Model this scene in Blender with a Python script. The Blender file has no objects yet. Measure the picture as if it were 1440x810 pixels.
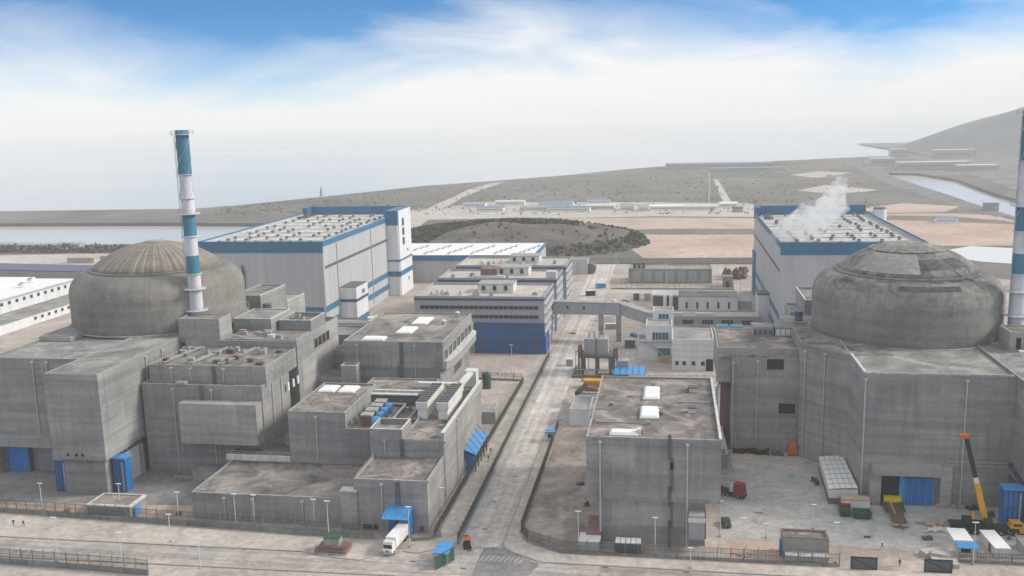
import bpy, bmesh, math, random
from mathutils import Vector, Matrix
R = math.radians
random.seed(7)
S = bpy.context.scene
COL = S.collection

# ------------------------------------------------------------------ camera
# grid frame: X along the building fronts, Y into the picture, Z up, metres
CAM_H, CAM_F, HOR, ROLL, YAW = 100.0, 1330.0, 165.0, 0.0245, 0.168
PITCH = math.atan((405 - HOR) * math.cos(ROLL) / CAM_F)
def _g(v):
    return Vector((v[0]*math.cos(YAW) - v[1]*math.sin(YAW), v[0]*math.sin(YAW) + v[1]*math.cos(YAW), v[2]))
FWD = _g((0, math.cos(PITCH), -math.sin(PITCH)))
UP0 = _g((0, math.sin(PITCH), math.cos(PITCH)))
RT0 = _g((1, 0, 0))
IR = RT0*math.cos(ROLL) - UP0*math.sin(ROLL)
IU = RT0*math.sin(ROLL) + UP0*math.cos(ROLL)
cd = bpy.data.cameras.new('camera'); cam = bpy.data.objects.new('camera', cd); COL.objects.link(cam)
cd.sensor_width = 36; cd.lens = 36*CAM_F/1440; cd.clip_start = 1; cd.clip_end = 60000
cam.matrix_world = Matrix(((IR[0], IU[0], -FWD[0], 0), (IR[1], IU[1], -FWD[1], 0), (IR[2], IU[2], -FWD[2], CAM_H), (0, 0, 0, 1)))
S.camera = cam
def P(x, y, z=0.0):
    """survey helper: the point at height z seen at a photo position"""
    d = FWD + IR*((x-720)/CAM_F) + IU*((405-y)/CAM_F)
    t = (z-CAM_H)/d[2]
    return Vector((d[0]*t, d[1]*t, z))

# ------------------------------------------------------------------ light
SUN_EL, SUN_AZ = R(33), R(78)         # azimuth measured from +Y towards +X
w = bpy.data.worlds.new('World'); S.world = w; w.use_nodes = True
nt = w.node_tree; nt.nodes.clear()
def N(tree, typ, **kw):
    n = tree.nodes.new(typ)
    for k, v in kw.items():
        if k.startswith('i_'):
            key = k[2:]; key = int(key) if key.isdigit() else key
            n.inputs[key].default_value = v
        else: setattr(n, k, v)
    return n
def L(tree, a, b): tree.links.new(a, b)
def M_(tree, op, a, b=None, c=None, clamp=False):
    n = tree.nodes.new('ShaderNodeMath'); n.operation = op; n.use_clamp = clamp
    for i, q in enumerate((a, b, c)):
        if q is None: continue
        if isinstance(q, (int, float)): n.inputs[i].default_value = q
        else: tree.links.new(q, n.inputs[i])
    return n.outputs[0]
CLO, CLB, CLM = (7.9, 1.1, 4.0), .30, -.2
tc = N(nt, 'ShaderNodeTexCoord')
sp = N(nt, 'ShaderNodeSeparateXYZ'); L(nt, tc.outputs['Generated'], sp.inputs[0])
el = M_(nt, 'MAXIMUM', sp.outputs[2], 0.0)
sky = N(nt, 'ShaderNodeTexSky'); sky.sky_type = 'NISHITA'; sky.sun_disc = False
sky.sun_elevation = SUN_EL; sky.sun_rotation = SUN_AZ; sky.altitude = 100; sky.air_density = 1.0; sky.dust_density = 0.6; sky.ozone_density = 1.0
zz = M_(nt, 'ADD', M_(nt, 'MULTIPLY', el, 3.2), 0.02)
cv = N(nt, 'ShaderNodeCombineXYZ'); L(nt, sp.outputs[0], cv.inputs[0]); L(nt, sp.outputs[1], cv.inputs[1]); L(nt, zz, cv.inputs[2])
nv = N(nt, 'ShaderNodeVectorMath', operation='NORMALIZE'); L(nt, cv.outputs[0], nv.inputs[0]); L(nt, nv.outputs[0], sky.inputs[0])
# thin high cloud and the white sea haze under it
cs = N(nt, 'ShaderNodeCombineXYZ')
L(nt, M_(nt, 'MULTIPLY', sp.outputs[0], 1.0), cs.inputs[0]); L(nt, M_(nt, 'MULTIPLY', sp.outputs[1], 1.0), cs.inputs[1]); L(nt, M_(nt, 'MULTIPLY', sp.outputs[2], 3.4), cs.inputs[2])
n1 = N(nt, 'ShaderNodeTexNoise', i_Scale=4.3, i_Detail=9.0, i_Roughness=0.56, i_Distortion=0.7)
mp = N(nt, 'ShaderNodeMapping'); mp.inputs['Location'].default_value = CLO; L(nt, cs.outputs[0], mp.inputs[0]); L(nt, mp.outputs[0], n1.inputs[0])
n2 = N(nt, 'ShaderNodeTexNoise', i_Scale=1.5, i_Detail=3.0); L(nt, mp.outputs[0], n2.inputs[0])
fr = M_(nt, 'ADD', M_(nt, 'MULTIPLY', n1.outputs[0], 0.75), M_(nt, 'MULTIPLY', n2.outputs[0], 0.45))
bank = M_(nt, 'SUBTRACT', 1.0, M_(nt, 'POWER', M_(nt, 'DIVIDE', M_(nt, 'ABSOLUTE', M_(nt, 'ADD', sp.outputs[0], 0.09)), 0.27), 2.0), clamp=True)
edge = M_(nt, 'ADD', M_(nt, 'SUBTRACT', 1.12, M_(nt, 'MULTIPLY', el, 11.5)), M_(nt, 'MULTIPLY', bank, CLB))
edge = M_(nt, 'ADD', M_(nt, 'MAXIMUM', edge, CLM), M_(nt, 'MULTIPLY', M_(nt, 'SUBTRACT', el, 0.15), 9.0, clamp=True))
mask = M_(nt, 'ADD', M_(nt, 'MULTIPLY', M_(nt, 'SUBTRACT', fr, 0.60), 2.3), edge, clamp=True)
sat = N(nt, 'ShaderNodeMix', data_type='RGBA', blend_type='MULTIPLY'); sat.inputs[0].default_value = 1.0
L(nt, sky.outputs[0], sat.inputs[6]); sat.inputs[7].default_value = (0.10, 0.98, 1.55, 1)
mx = N(nt, 'ShaderNodeMix', data_type='RGBA'); L(nt, mask, mx.inputs[0]); L(nt, sat.outputs[2], mx.inputs[6])
mx.inputs[7].default_value = (8.9, 8.95, 8.85, 1)
bg = N(nt, 'ShaderNodeBackground', i_Strength=0.1); L(nt, mx.outputs[2], bg.inputs[0])
wo = N(nt, 'ShaderNodeOutputWorld'); L(nt, bg.outputs[0], wo.inputs[0])
sl = bpy.data.lights.new('sun', 'SUN'); sl.energy = 3.0; sl.angle = R(14); sl.color = (1, 0.93, 0.83)
so = bpy.data.objects.new('sun', sl); COL.objects.link(so)
sd = Vector((math.sin(SUN_AZ)*math.cos(SUN_EL), math.cos(SUN_AZ)*math.cos(SUN_EL), math.sin(SUN_EL)))
so.rotation_euler = sd.to_track_quat('Z', 'Y').to_euler(); so.location = (300, 300, 400)
S.view_settings.view_transform = 'Standard'; S.view_settings.look = 'None'; S.view_settings.exposure = 0.17; S.view_settings.gamma = 1
S.view_settings.use_curve_mapping = False
S.render.engine = 'CYCLES'
S.cycles.use_denoising = True
S.cycles.max_bounces = 6; S.cycles.diffuse_bounces = 2; S.cycles.glossy_bounces = 2; S.cycles.volume_bounces = 1
S.cycles.transparent_max_bounces = 12
S.cycles.volume_step_rate = 1.0
S.cycles.sample_clamp_indirect = 6

# ------------------------------------------------------------------ materials
def mat(name):
    m = bpy.data.materials.new(name); m.use_nodes = True
    t = m.node_tree; b = t.nodes['Principled BSDF']
    return m, t, b
def pos(t):
    g = N(t, 'ShaderNodeNewGeometry'); return g.outputs['Position']
def ramp(t, fac, stops):
    r = N(t, 'ShaderNodeValToRGB'); e = r.color_ramp.elements
    while len(e) < len(stops): e.new(0.5)
    for i, (p, c) in enumerate(stops): e[i].position = p; e[i].color = (c[0], c[1], c[2], 1)
    L(t, fac, r.inputs[0]); return r.outputs[0]
def mul(t, a, b, f=1.0, mode='MULTIPLY'):
    n = N(t, 'ShaderNodeMix', data_type='RGBA', blend_type=mode)
    for q, i in ((f, 0), (a, 6), (b, 7)):
        if hasattr(q, 'is_linked') or hasattr(q, 'links'): L(t, q, n.inputs[i])
        else: n.inputs[i].default_value = q if i == 0 else (q[0], q[1], q[2], 1)
    return n.outputs[2]
def noise(t, vec, scale, detail=4, rough=.55, sc=(1, 1, 1), dist=0.0):
    m = N(t, 'ShaderNodeMapping'); m.inputs['Scale'].default_value = sc; L(t, vec, m.inputs[0])
    n = N(t, 'ShaderNodeTexNoise', i_Scale=scale, i_Detail=float(detail), i_Roughness=rough, i_Distortion=dist); L(t, m.outputs[0], n.inputs[0])
    return n.outputs[0]
def concrete(name, c, panel=(7.5, 3.2), streak=.2, tint=(1, 1, 1)):
    m, t, b = mat(name); p = pos(t)
    oi = N(t, 'ShaderNodeObjectInfo').outputs['Random']
    s = N(t, 'ShaderNodeSeparateXYZ'); L(t, p, s.inputs[0])
    cb = N(t, 'ShaderNodeCombineXYZ'); L(t, M_(t, 'ADD', M_(t, 'ADD', s.outputs[0], s.outputs[1]), M_(t, 'MULTIPLY', oi, 60.0)), cb.inputs[0]); L(t, M_(t, 'ADD', s.outputs[2], M_(t, 'MULTIPLY', oi, 3.0)), cb.inputs[1])
    def brick(bw, rh, lo, hi, mo, ms, off):
        br = N(t, 'ShaderNodeTexBrick', offset=off, i_Scale=1.0)
        br.inputs['Brick Width'].default_value = bw; br.inputs['Row Height'].default_value = rh; br.inputs['Mortar Size'].default_value = ms; br.inputs['Mortar Smooth'].default_value = .6
        br.inputs['Color1'].default_value = (hi, hi, hi*.99, 1); br.inputs['Color2'].default_value = (lo, lo, lo*1.01, 1); br.inputs['Mortar'].default_value = (mo, mo, mo, 1)
        L(t, cb.outputs[0], br.inputs[0]); return br.outputs[0]
    pan = brick(panel[0], panel[1], .93, 1.06, .7, .045, .37)
    pour = brick(panel[0]*2.3, panel[1]*2.1, .86, 1.12, .98, .0, .61)
    big = ramp(t, noise(t, p, .055, 5, .6), [(.3, (.8, .8, .81)), (.5, (1, 1, 1)), (.72, (1.18, 1.16, 1.12))])
    st = ramp(t, noise(t, p, 1.0, 6, .62, (.75, .75, .05)), [(.36, (1-streak, 1-streak, 1-streak)), (.52, (1, 1, 1)), (.75, (1.08, 1.08, 1.06))])
    fine = ramp(t, noise(t, p, .9, 8, .7), [(.3, (.86, .86, .86)), (.7, (1.12, 1.12, 1.12))])
    hz = ramp(t, noise(t, p, 1.0, 3, .5, (.03, .03, .55)), [(.32, (.84, .84, .845)), (.66, (1.11, 1.11, 1.1))])
    tone = ramp(t, oi, [(0, (.92, .92, .935)), (.5, (1.0, 1.0, .99)), (1, (1.1, 1.09, 1.065))])
    col = mul(t, pan, c)
    for q in (pour, big, st, fine, hz, tone): col = mul(t, col, q)
    run = M_(t, 'MULTIPLY', M_(t, 'MULTIPLY', M_(t, 'SUBTRACT', noise(t, p, 1.0, 4, .6, (1.5, 1.5, .03)), .56), 9.0, clamp=True), M_(t, 'MULTIPLY', M_(t, 'SUBTRACT', noise(t, p, .09, 3), .45), 5.0, clamp=True))
    col = mul(t, col, (.82, .79, .75), run)
    L(t, col, b.inputs['Base Color']); b.inputs['Roughness'].default_value = .9
    return m
def roofing(name, c1, c2, c3, scale=.1):
    m, t, b = mat(name); p = pos(t)
    a = ramp(t, noise(t, p, scale, 9, .66, dist=1.2), [(.36, c1), (.5, c2), (.63, c3)])
    f = ramp(t, noise(t, p, .8, 7, .7), [(.3, (.78, .78, .78)), (.7, (1.18, 1.18, 1.18))])
    d = ramp(t, noise(t, p, .045, 5, .6), [(.3, (.8, .8, .8)), (.7, (1.2, 1.17, 1.15))])
    L(t, mul(t, mul(t, a, f), d), b.inputs['Base Color']); b.inputs['Roughness'].default_value = .92
    return m
def paint(name, c, rough=.6, var=.12, metal=0.0, scale=.35, streak=True):
    m, t, b = mat(name); p = pos(t)
    f = ramp(t, noise(t, p, scale, 6, .65, (1, 1, .25) if streak else (1, 1, 1)), [(.3, (1-var,)*3), (.7, (1+var,)*3)])
    L(t, mul(t, f, c), b.inputs['Base Color']); b.inputs['Roughness'].default_value = rough; b.inputs['Metallic'].default_value = metal
    return m
def cladding(name, c, pitch=1.0, var=.07, rough=.5):
    m, t, b = mat(name); p = pos(t)
    s = N(t, 'ShaderNodeSeparateXYZ'); L(t, p, s.inputs[0])
    u = M_(t, 'ADD', s.outputs[0], s.outputs[1])
    dirt = ramp(t, noise(t, p, 1.0, 5, .65, (.35, .35, .03)), [(.34, (.9, .897, .89)), (.5, (1, 1, 1)), (.7, (1.05, 1.05, 1.05))])
    fr_ = M_(t, 'FRACT', M_(t, 'DIVIDE', u, pitch*6))
    seam = M_(t, 'LESS_THAN', fr_, .03)
    wn = N(t, 'ShaderNodeTexWhiteNoise', noise_dimensions='1D'); L(t, M_(t, 'FLOOR', M_(t, 'DIVIDE', u, pitch*6)), wn.inputs['W'])
    k = M_(t, 'SUBTRACT', M_(t, 'ADD', 1-var*.5, M_(t, 'MULTIPLY', wn.outputs[0], var)), M_(t, 'MULTIPLY', seam, .06))
    f = ramp(t, noise(t, p, .5, 6, .6, (.6, .6, .08)), [(.3, (.9, .9, .9)), (.7, (1.06, 1.06, 1.06))])
    kk = N(t, 'ShaderNodeCombineXYZ')
    for i in range(3): L(t, k, kk.inputs[i])
    L(t, mul(t, mul(t, mul(t, f, c), dirt), kk.outputs[0]), b.inputs['Base Color']); b.inputs['Roughness'].default_value = rough
    return m
def plain(name, c, rough=.6, metal=0.0):
    m, t, b = mat(name)
    f = ramp(t, noise(t, pos(t), 1.3, 3), [(.3, (.9,)*3), (.7, (1.1,)*3)])
    L(t, mul(t, f, c), b.inputs['Base Color']); b.inputs['Roughness'].default_value = rough; b.inputs['Metallic'].default_value = metal
    return m
K = {}
K['conc'] = concrete('concrete_wall', (.285, .283, .279), streak=.12)
K['conc2'] = concrete('concrete_wall_plain', (.32, .317, .31), (11, 4.5), .08)
K['rim'] = paint('parapet_concrete', (.32, .317, .31), .85, .4, scale=.8)
K['rimw'] = paint('parapet_white', (.56, .555, .54), .8, .3, scale=.8)
K['roof'] = roofing('roof_screed', (.09, .087, .082), (.21, .198, .184), (.33, .29, .26))
K['roofp'] = roofing('roof_screed_reddish', (.10, .093, .088), (.2, .178, .165), (.38, .32, .29), .13)
K['roofg'] = roofing('roof_screed_grey', (.16, .16, .158), (.24, .238, .232), (.35, .34, .325), .09)
K['clad'] = cladding('grey_cladding', (.47, .47, .475))
K['cladw'] = cladding('white_cladding', (.72, .73, .75), .8, .05)
K['cladt'] = cladding('office_cladding', (.36, .37, .40), 1.2, .05)
K['blue'] = cladding('blue_cladding', (.03, .155, .29), 1.0, .08)
K['blued'] = paint('blue_door', (.004, .15, .44), .5, .14)
K['bluel'] = paint('light_blue_sheet', (.06, .27, .58), .45, .1)
K['bluen'] = cladding('blue_screen', (.006, .085, .27), .9, .22)
K['navy'] = paint('navy_trim', (.06, .075, .15), .5, .1)
K['teal'] = paint('teal_band', (.04, .19, .275), .6, .26)
K['stackw'] = paint('stack_white', (.60, .59, .625), .6, .2)
K['white'] = paint('white_paint', (.78, .78, .77), .6, .08)
K['offw'] = paint('off_white', (.62, .61, .58), .75, .12)
K['grey'] = paint('grey_paint', (.33, .335, .345), .6, .12)
K['dgrey'] = paint('dark_grey', (.10, .103, .108), .6, .15)
K['steel'] = plain('galvanised_steel', (.42, .43, .44), .45, .3)
K['pipe'] = plain('drainpipe_grey', (.46, .46, .455), .6)
K['black'] = plain('black_rubber', (.02, .02, .021), .8)
K['dark'] = plain('dark_opening', (.012, .013, .016), .7)
K['glass'] = plain('window_glass', (.022, .028, .038), .12)
K['glassb'] = plain('blue_glass', (.035, .12, .2), .15)
K['red'] = paint('red_paint', (.30, .02, .03), .4, .12)
K['yellow'] = paint('yellow_paint', (.62, .30, .02), .5, .12)
K['brightyellow'] = paint('bright_yellow', (.72, .60, .02), .5, .08)
K['orange'] = paint('orange_paint', (.52, .12, .02), .55, .12)
K['green'] = paint('green_paint', (.025, .085, .06), .6, .14)
K['greenl'] = paint('pale_green', (.27, .34, .25), .6, .12)
K['brick'] = paint('dull_red', (.21, .12, .11), .8, .2)
K['rust'] = paint('rusty_brown', (.13, .075, .05), .85, .25)
K['wood'] = paint('timber', (.42, .32, .22), .85, .2)
K['mesh'] = plain('fence_wire', (.085, .095, .092), .6, .2)
K['post'] = plain('fence_post', (.2, .2, .2), .7)
K['fbase'] = concrete('fence_footing', (.23, .23, .225), (3, 5), .3)
K['olive'] = plain('olive_dark', (.035, .042, .035), .6)

def rings_dome(name, base, ribs):
    m, t, b = mat(name); tcn = N(t, 'ShaderNodeTexCoord'); o = tcn.outputs['Object']
    s = N(t, 'ShaderNodeSeparateXYZ'); L(t, o, s.inputs[0])
    ang = M_(t, 'ARCTAN2', s.outputs[1], s.outputs[0])
    cb = N(t, 'ShaderNodeCombineXYZ'); L(t, M_(t, 'MULTIPLY', ang, 27.0), cb.inputs[0]); L(t, s.outputs[2], cb.inputs[1])
    br = N(t, 'ShaderNodeTexBrick', offset=.5, i_Scale=1.0)
    br.inputs['Brick Width'].default_value = 6.2; br.inputs['Row Height'].default_value = 3.1; br.inputs['Mortar Size'].default_value = .05; br.inputs['Mortar Smooth'].default_value = .8
    br.inputs['Color1'].default_value = (1.06, 1.06, 1.05, 1); br.inputs['Color2'].default_value = (.93, .93, .93, 1); br.inputs['Mortar'].default_value = (.8, .8, .8, 1)
    L(t, cb.outputs[0], br.inputs[0])
    big = ramp(t, noise(t, o, .07, 6, .65), [(.3, (.74, .74, .75)), (.52, (1, 1, .99)), (.75, (1.25, 1.2, 1.13))])
    stv = N(t, 'ShaderNodeCombineXYZ'); L(t, M_(t, 'MULTIPLY', ang, 27.0), stv.inputs[0]); L(t, M_(t, 'MULTIPLY', s.outputs[2], .05), stv.inputs[1])
    st = ramp(t, noise(t, stv.outputs[0], .7, 6, .65), [(.36, (.86, .86, .86)), (.55, (1, 1, 1)), (.75, (1.07, 1.06, 1.04))])
    fine = ramp(t, noise(t, o, .7, 8, .7), [(.3, (.82, .82, .82)), (.7, (1.16, 1.16, 1.15))])
    # weathered growth where the dome turns to the sky
    hi = M_(t, 'MULTIPLY', M_(t, 'SUBTRACT', s.outputs[2], 9.0), .10, clamp=True)
    patch = ramp(t, noise(t, o, .22, 9, .72, dist=1.4), [(.40, (.55, .55, .55)), (.53, (1.05, 1.04, 1.02)), (.66, (1.5, 1.46, 1.4))])
    col = mul(t, br.outputs[0], base)
    hz = ramp(t, noise(t, o, 1.0, 3, .5, (.02, .02, .4)), [(.35, (.86, .86, .86)), (.65, (1.1, 1.1, 1.1))])
    for q in (big, st, fine, hz): col = mul(t, col, q)
    if ribs:
        rv = N(t, 'ShaderNodeCombineXYZ'); L(t, M_(t, 'MULTIPLY', ang, 10.0), rv.inputs[0])
        rb = ramp(t, noise(t, rv.outputs[0], 1.6, 3, .6), [(.4, (.74, .72, .70)), (.52, (1.12, 1.05, .98)), (.62, (1.75, 1.5, 1.3))])
        top = M_(t, 'MULTIPLY', M_(t, 'SUBTRACT', s.outputs[2], 18.5), .9, clamp=True)
        col = mul(t, col, rb, top)
    else:
        col = mul(t, col, patch, hi)
    L(t, col, b.inputs['Base Color']); b.inputs['Roughness'].default_value = .92
    return m
K['domeL'] = rings_dome('containment_concrete_ribbed', (.235, .222, .205), True)
K['domeR'] = rings_dome('containment_concrete_patched', (.235, .23, .222), False)

def ground(name, cols, s1=.035, marks=0.0, rough=.95, slab=0.0, track=None):
    m, t, b = mat(name); p = pos(t)
    a = ramp(t, noise(t, p, s1, 10, .62, dist=.8), [(.32, cols[0]), (.5, cols[1]), (.68, cols[2])])
    f = ramp(t, noise(t, p, .55, 8, .72), [(.32, (.76, .76, .765)), (.68, (1.2, 1.19, 1.18))])
    c = mul(t, a, f)
    bl = ramp(t, noise(t, p, .13, 7, .68, dist=1.0), [(.32, (.76, .765, .78)), (.5, (1, 1, 1)), (.68, (1.2, 1.15, 1.1))])
    c = mul(t, c, bl)
    if slab:
        br = N(t, 'ShaderNodeTexBrick', offset=0.0, i_Scale=1.0); br.inputs['Brick Width'].default_value = slab; br.inputs['Row Height'].default_value = slab
        br.inputs['Mortar Size'].default_value = .045; br.inputs['Mortar Smooth'].default_value = .4
        br.inputs['Color1'].default_value = (1.05, 1.05, 1.05, 1); br.inputs['Color2'].default_value = (.94, .94, .945, 1); br.inputs['Mortar'].default_value = (.74, .73, .72, 1)
        L(t, p, br.inputs[0]); c = mul(t, c, br.outputs[0])
    if track:
        tr = ramp(t, noise(t, p, 1.0, 4, .6, track, .3), [(.38, (.78, .775, .77)), (.52, (1, 1, 1)), (.68, (1.1, 1.09, 1.07))]); c = mul(t, c, tr)
        so_ = ramp(t, noise(t, p, .12, 7, .7, dist=1.5), [(.30, (.72, .71, .70)), (.44, (1, 1, 1))]); c = mul(t, c, so_)
    if marks:
        wv = N(t, 'ShaderNodeTexWave', wave_type='RINGS', rings_direction='Z', i_Scale=.32, i_Distortion=9.0, i_Detail=3.0)
        wv.inputs['Detail Scale'].default_value = .12; L(t, p, wv.inputs[0])
        k = M_(t, 'MULTIPLY', M_(t, 'SUBTRACT', noise(t, p, .03, 3), .4), 3.0, clamp=True)
        c = mul(t, c, ramp(t, wv.outputs[1], [(.35, (1, 1, 1)), (.9, (1-marks,)*3)]), k)
    L(t, c, b.inputs['Base Color']); b.inputs['Roughness'].default_value = rough
    return m
K['yard'] = ground('yard_ground', ((.33, .28, .25), (.41, .355, .32), (.48, .435, .40)), slab=6.0)
K['yardg'] = ground('grey_yard', ((.36, .352, .34), (.43, .422, .408), (.49, .48, .465)), .05, .3, slab=6.0)
K['road'] = ground('road_concrete', ((.46, .415, .385), (.54, .495, .465), (.60, .56, .535)), .03, .1, slab=4.0, track=(.55, .012, 1))
K['roadx'] = ground('front_road_concrete', ((.34, .31, .29), (.40, .367, .347), (.455, .42, .40)), .03, 0, slab=5.0, track=(.012, .5, 1))
K['dirt'] = ground('rough_dirt', ((.25, .2, .175), (.36, .305, .27), (.47, .42, .385)), .07, .3, track=(.2, .05, 1))
K['path'] = ground('path_concrete', ((.39, .35, .31), (.455, .41, .37), (.51, .47, .43)), .06)
K['asph'] = ground('grey_paving', ((.17, .168, .165), (.215, .21, .207), (.27, .262, .255)), .08)
K['kerb'] = paint('kerb_stone', (.34, .33, .31), .9, .2, streak=False)
K['scrub'] = ground('scrub_land', ((.098, .097, .09), (.14, .136, .124), (.205, .195, .178)), .008)
K['soil'] = ground('bare_soil', ((.40, .29, .235), (.475, .36, .30), (.54, .43, .37)), .012)
K['soild'] = ground('dark_soil', ((.12, .11, .095), (.165, .148, .128), (.24, .2, .17)), .02)
K['sand'] = ground('pale_sand', ((.40, .37, .33), (.46, .425, .385), (.52, .48, .44)), .012)
K['dike'] = ground('dike_rock', ((.13, .13, .135), (.17, .17, .17), (.24, .235, .23)), .03)
K['roadpaint'] = paint('worn_road_paint', (.37, .355, .345), .9, .3)
K['moundm'] = ground('mound_cover', ((.062, .055, .05), (.10, .087, .078), (.165, .142, .126)), .03)
K['scrubl'] = ground('low_scrub', ((.12, .118, .10), (.15, .147, .128), (.2, .19, .168)), .02)
m, t, b = mat('pond_water'); b.inputs['Base Color'].default_value = (.66, .67, .66, 1); b.inputs['Roughness'].default_value = .35; K['pond'] = m
K['mutedblue'] = paint('faded_blue_roof', (.16, .24, .34), .7, .25)
K['islet'] = paint('mud_islet', (.58, .58, .57), .9)
K['hillm'] = ground('hazed_hill_cover', ((.13, .15, .17), (.165, .185, .205), (.21, .222, .235)), .006)  # blue-grey distance haze is put into the hill's own colour
K['leaf'] = ground('scrub_foliage', ((.035, .045, .028), (.055, .066, .04), (.09, .095, .06)), .05)
m, t, b = mat('sea_water'); p = pos(t)
c_ = ramp(t, noise(t, p, .0012, 7, .6, (.35, 1, 1)), [(.35, (.50, .505, .49)), (.65, (.58, .58, .56))])
L(t, c_, b.inputs['Base Color']); b.inputs['Roughness'].default_value = .16; b.inputs['IOR'].default_value = 1.33
bp = N(t, 'ShaderNodeBump', i_Strength=.15, i_Distance=.4); L(t, noise(t, p, .06, 6, .6, (.5, 1, 1)), bp.inputs['Height']); L(t, bp.outputs[0], b.inputs['Normal'])
K['sea'] = m

# ------------------------------------------------------------------ geometry helpers
class MB:
    def __init__(s): s.v = []; s.f = []; s.m = []
    def add(s, vs, fs, mi=0):
        o = len(s.v); s.v += [tuple(q) for q in vs]; s.f += [tuple(i+o for i in f) for f in fs]; s.m += [mi]*len(fs)
    def box(s, x0, x1, y0, y1, z0, z1, mi=0):
        v = [(x0,y0,z0),(x1,y0,z0),(x1,y1,z0),(x0,y1,z0),(x0,y0,z1),(x1,y0,z1),(x1,y1,z1),(x0,y1,z1)]
        s.add(v, [(3,2,1,0),(4,5,6,7),(0,1,5,4),(1,2,6,5),(2,3,7,6),(3,0,4,7)], mi); return s
    def obox(s, c, dx, dy, dz, rz=0.0, mi=0, taper=1.0):
        """box standing on c, turned by rz"""
        ca, sa = math.cos(rz), math.sin(rz); v = []
        for z, k in ((0, 1), (dz, taper)):
            for a, b in ((-1,-1),(1,-1),(1,1),(-1,1)):
                x, y = a*dx/2*k, b*dy/2*k
                v.append((c[0]+x*ca-y*sa, c[1]+x*sa+y*ca, c[2]+z))
        s.add(v, [(3,2,1,0),(4,5,6,7),(0,1,5,4),(1,2,6,5),(2,3,7,6),(3,0,4,7)], mi); return s
    def prism(s, pts, z0, z1, mi=0):
        n = len(pts); v = [(q[0], q[1], z0) for q in pts]+[(q[0], q[1], z1) for q in pts]
        s.add(v, [tuple(range(n-1,-1,-1)), tuple(range(n,2*n))]+[(i,(i+1)%n,(i+1)%n+n,i+n) for i in range(n)], mi); return s
    def cyl(s, x, y, z0, z1, r0, r1=None, n=16, mi=0):
        return s.lathe(x, y, [(0.0, z0), (r0, z0), (r0 if r1 is None else r1, z1), (0.0, z1)], n, mi)
    def lathe(s, x, y, prof, n=32, mi=0):
        v = []; f = []; idx = []
        for r, z in prof:
            if r < 1e-6: idx.append([len(v)]*n); v.append((x, y, z))
            else:
                idx.append(list(range(len(v), len(v)+n)))
                v += [(x+r*math.cos(2*math.pi*i/n), y+r*math.sin(2*math.pi*i/n), z) for i in range(n)]
        for a, b in zip(idx, idx[1:]):
            for i in range(n):
                j = (i+1) % n; q = []
                for k in (a[i], a[j], b[j], b[i]):
                    if k not in q: q.append(k)
                if len(q) > 2: f.append(tuple(q))
        s.add(v, f, mi); return s
    def tube(s, p, q, r, r2=None, n=8, mi=0):
        p, q = Vector(p), Vector(q); d = (q-p).normalized(); u = d.orthogonal().normalized(); w_ = d.cross(u); r2 = r if r2 is None else r2
        v = []
        for c, rr in ((p, r), (q, r2)):
            v += [c+(u*math.cos(2*math.pi*i/n)+w_*math.sin(2*math.pi*i/n))*rr for i in range(n)]
        s.add(v, [tuple(range(n-1,-1,-1)), tuple(range(n,2*n))]+[(i,(i+1)%n,(i+1)%n+n,i+n) for i in range(n)], mi); return s
    def bar(s, p, q, w_, h, mi=0):
        """rectangular bar between two points (w_ sideways, h in the upright plane)"""
        p, q = Vector(p), Vector(q); d = (q-p).normalized()
        sd_ = d.cross(Vector((0, 0, 1)));
        if sd_.length < 1e-4: sd_ = Vector((1, 0, 0))
        sd_.normalize(); up = sd_.cross(d).normalized(); v = []
        for c in (p, q):
            for a, b in ((-1,-1),(1,-1),(1,1),(-1,1)): v.append(c+sd_*(a*w_/2)+up*(b*h/2))
        s.add(v, [(3,2,1,0),(4,5,6,7),(0,1,5,4),(1,2,6,5),(2,3,7,6),(3,0,4,7)], mi); return s
    def wheel(s, c, axis, r, w_, mi=0, n=18):
        c = Vector(c); a = Vector(axis).normalized()*(w_/2); return s.tube(c-a, c+a, r, n=n, mi=mi)
    def build(s, name, mats, parent=None, loc=None, smooth=False):
        me = bpy.data.meshes.new(name)
        o = Vector((0, 0, 0))
        if parent is not None:
            q = parent
            while q is not None: o = o+Vector(q.location); q = q.parent
        elif loc is not None: o = Vector(loc)
        me.from_pydata([(a-o[0], b-o[1], c-o[2]) for a, b, c in s.v], [], s.f)
        if not isinstance(mats, (list, tuple)): mats = [mats]
        for q in mats: me.materials.append(K[q] if isinstance(q, str) else q)
        me.polygons.foreach_set('material_index', s.m)
        if smooth: me.polygons.foreach_set('use_smooth', [True]*len(s.f))
        bm = bmesh.new(); bm.from_mesh(me); bmesh.ops.recalc_face_normals(bm, faces=bm.faces); bm.to_mesh(me); bm.free()
        ob = bpy.data.objects.new(name, me); COL.objects.link(ob)
        if parent is not None: ob.parent = parent
        else: ob.location = o
        return ob
def tag(o, label=None, cat=None, group=None, kind=None):
    for k, v in (('label', label), ('category', cat), ('group', group), ('kind', kind)):
        if v: o[k] = v
    return o
def thing(name, label, cat, loc=(0, 0, 0), group=None, rz=0.0):
    o = bpy.data.objects.new(name, None); COL.objects.link(o); o.location = loc; o.rotation_euler[2] = rz; o.empty_display_size = .5
    return tag(o, label, cat, group)
def copy_tree(o, parent=None):
    c = o.copy(); COL.objects.link(c); c.parent = parent
    for ch in list(o.children): copy_tree(ch, c)
    return c
_k = [0]
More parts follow.
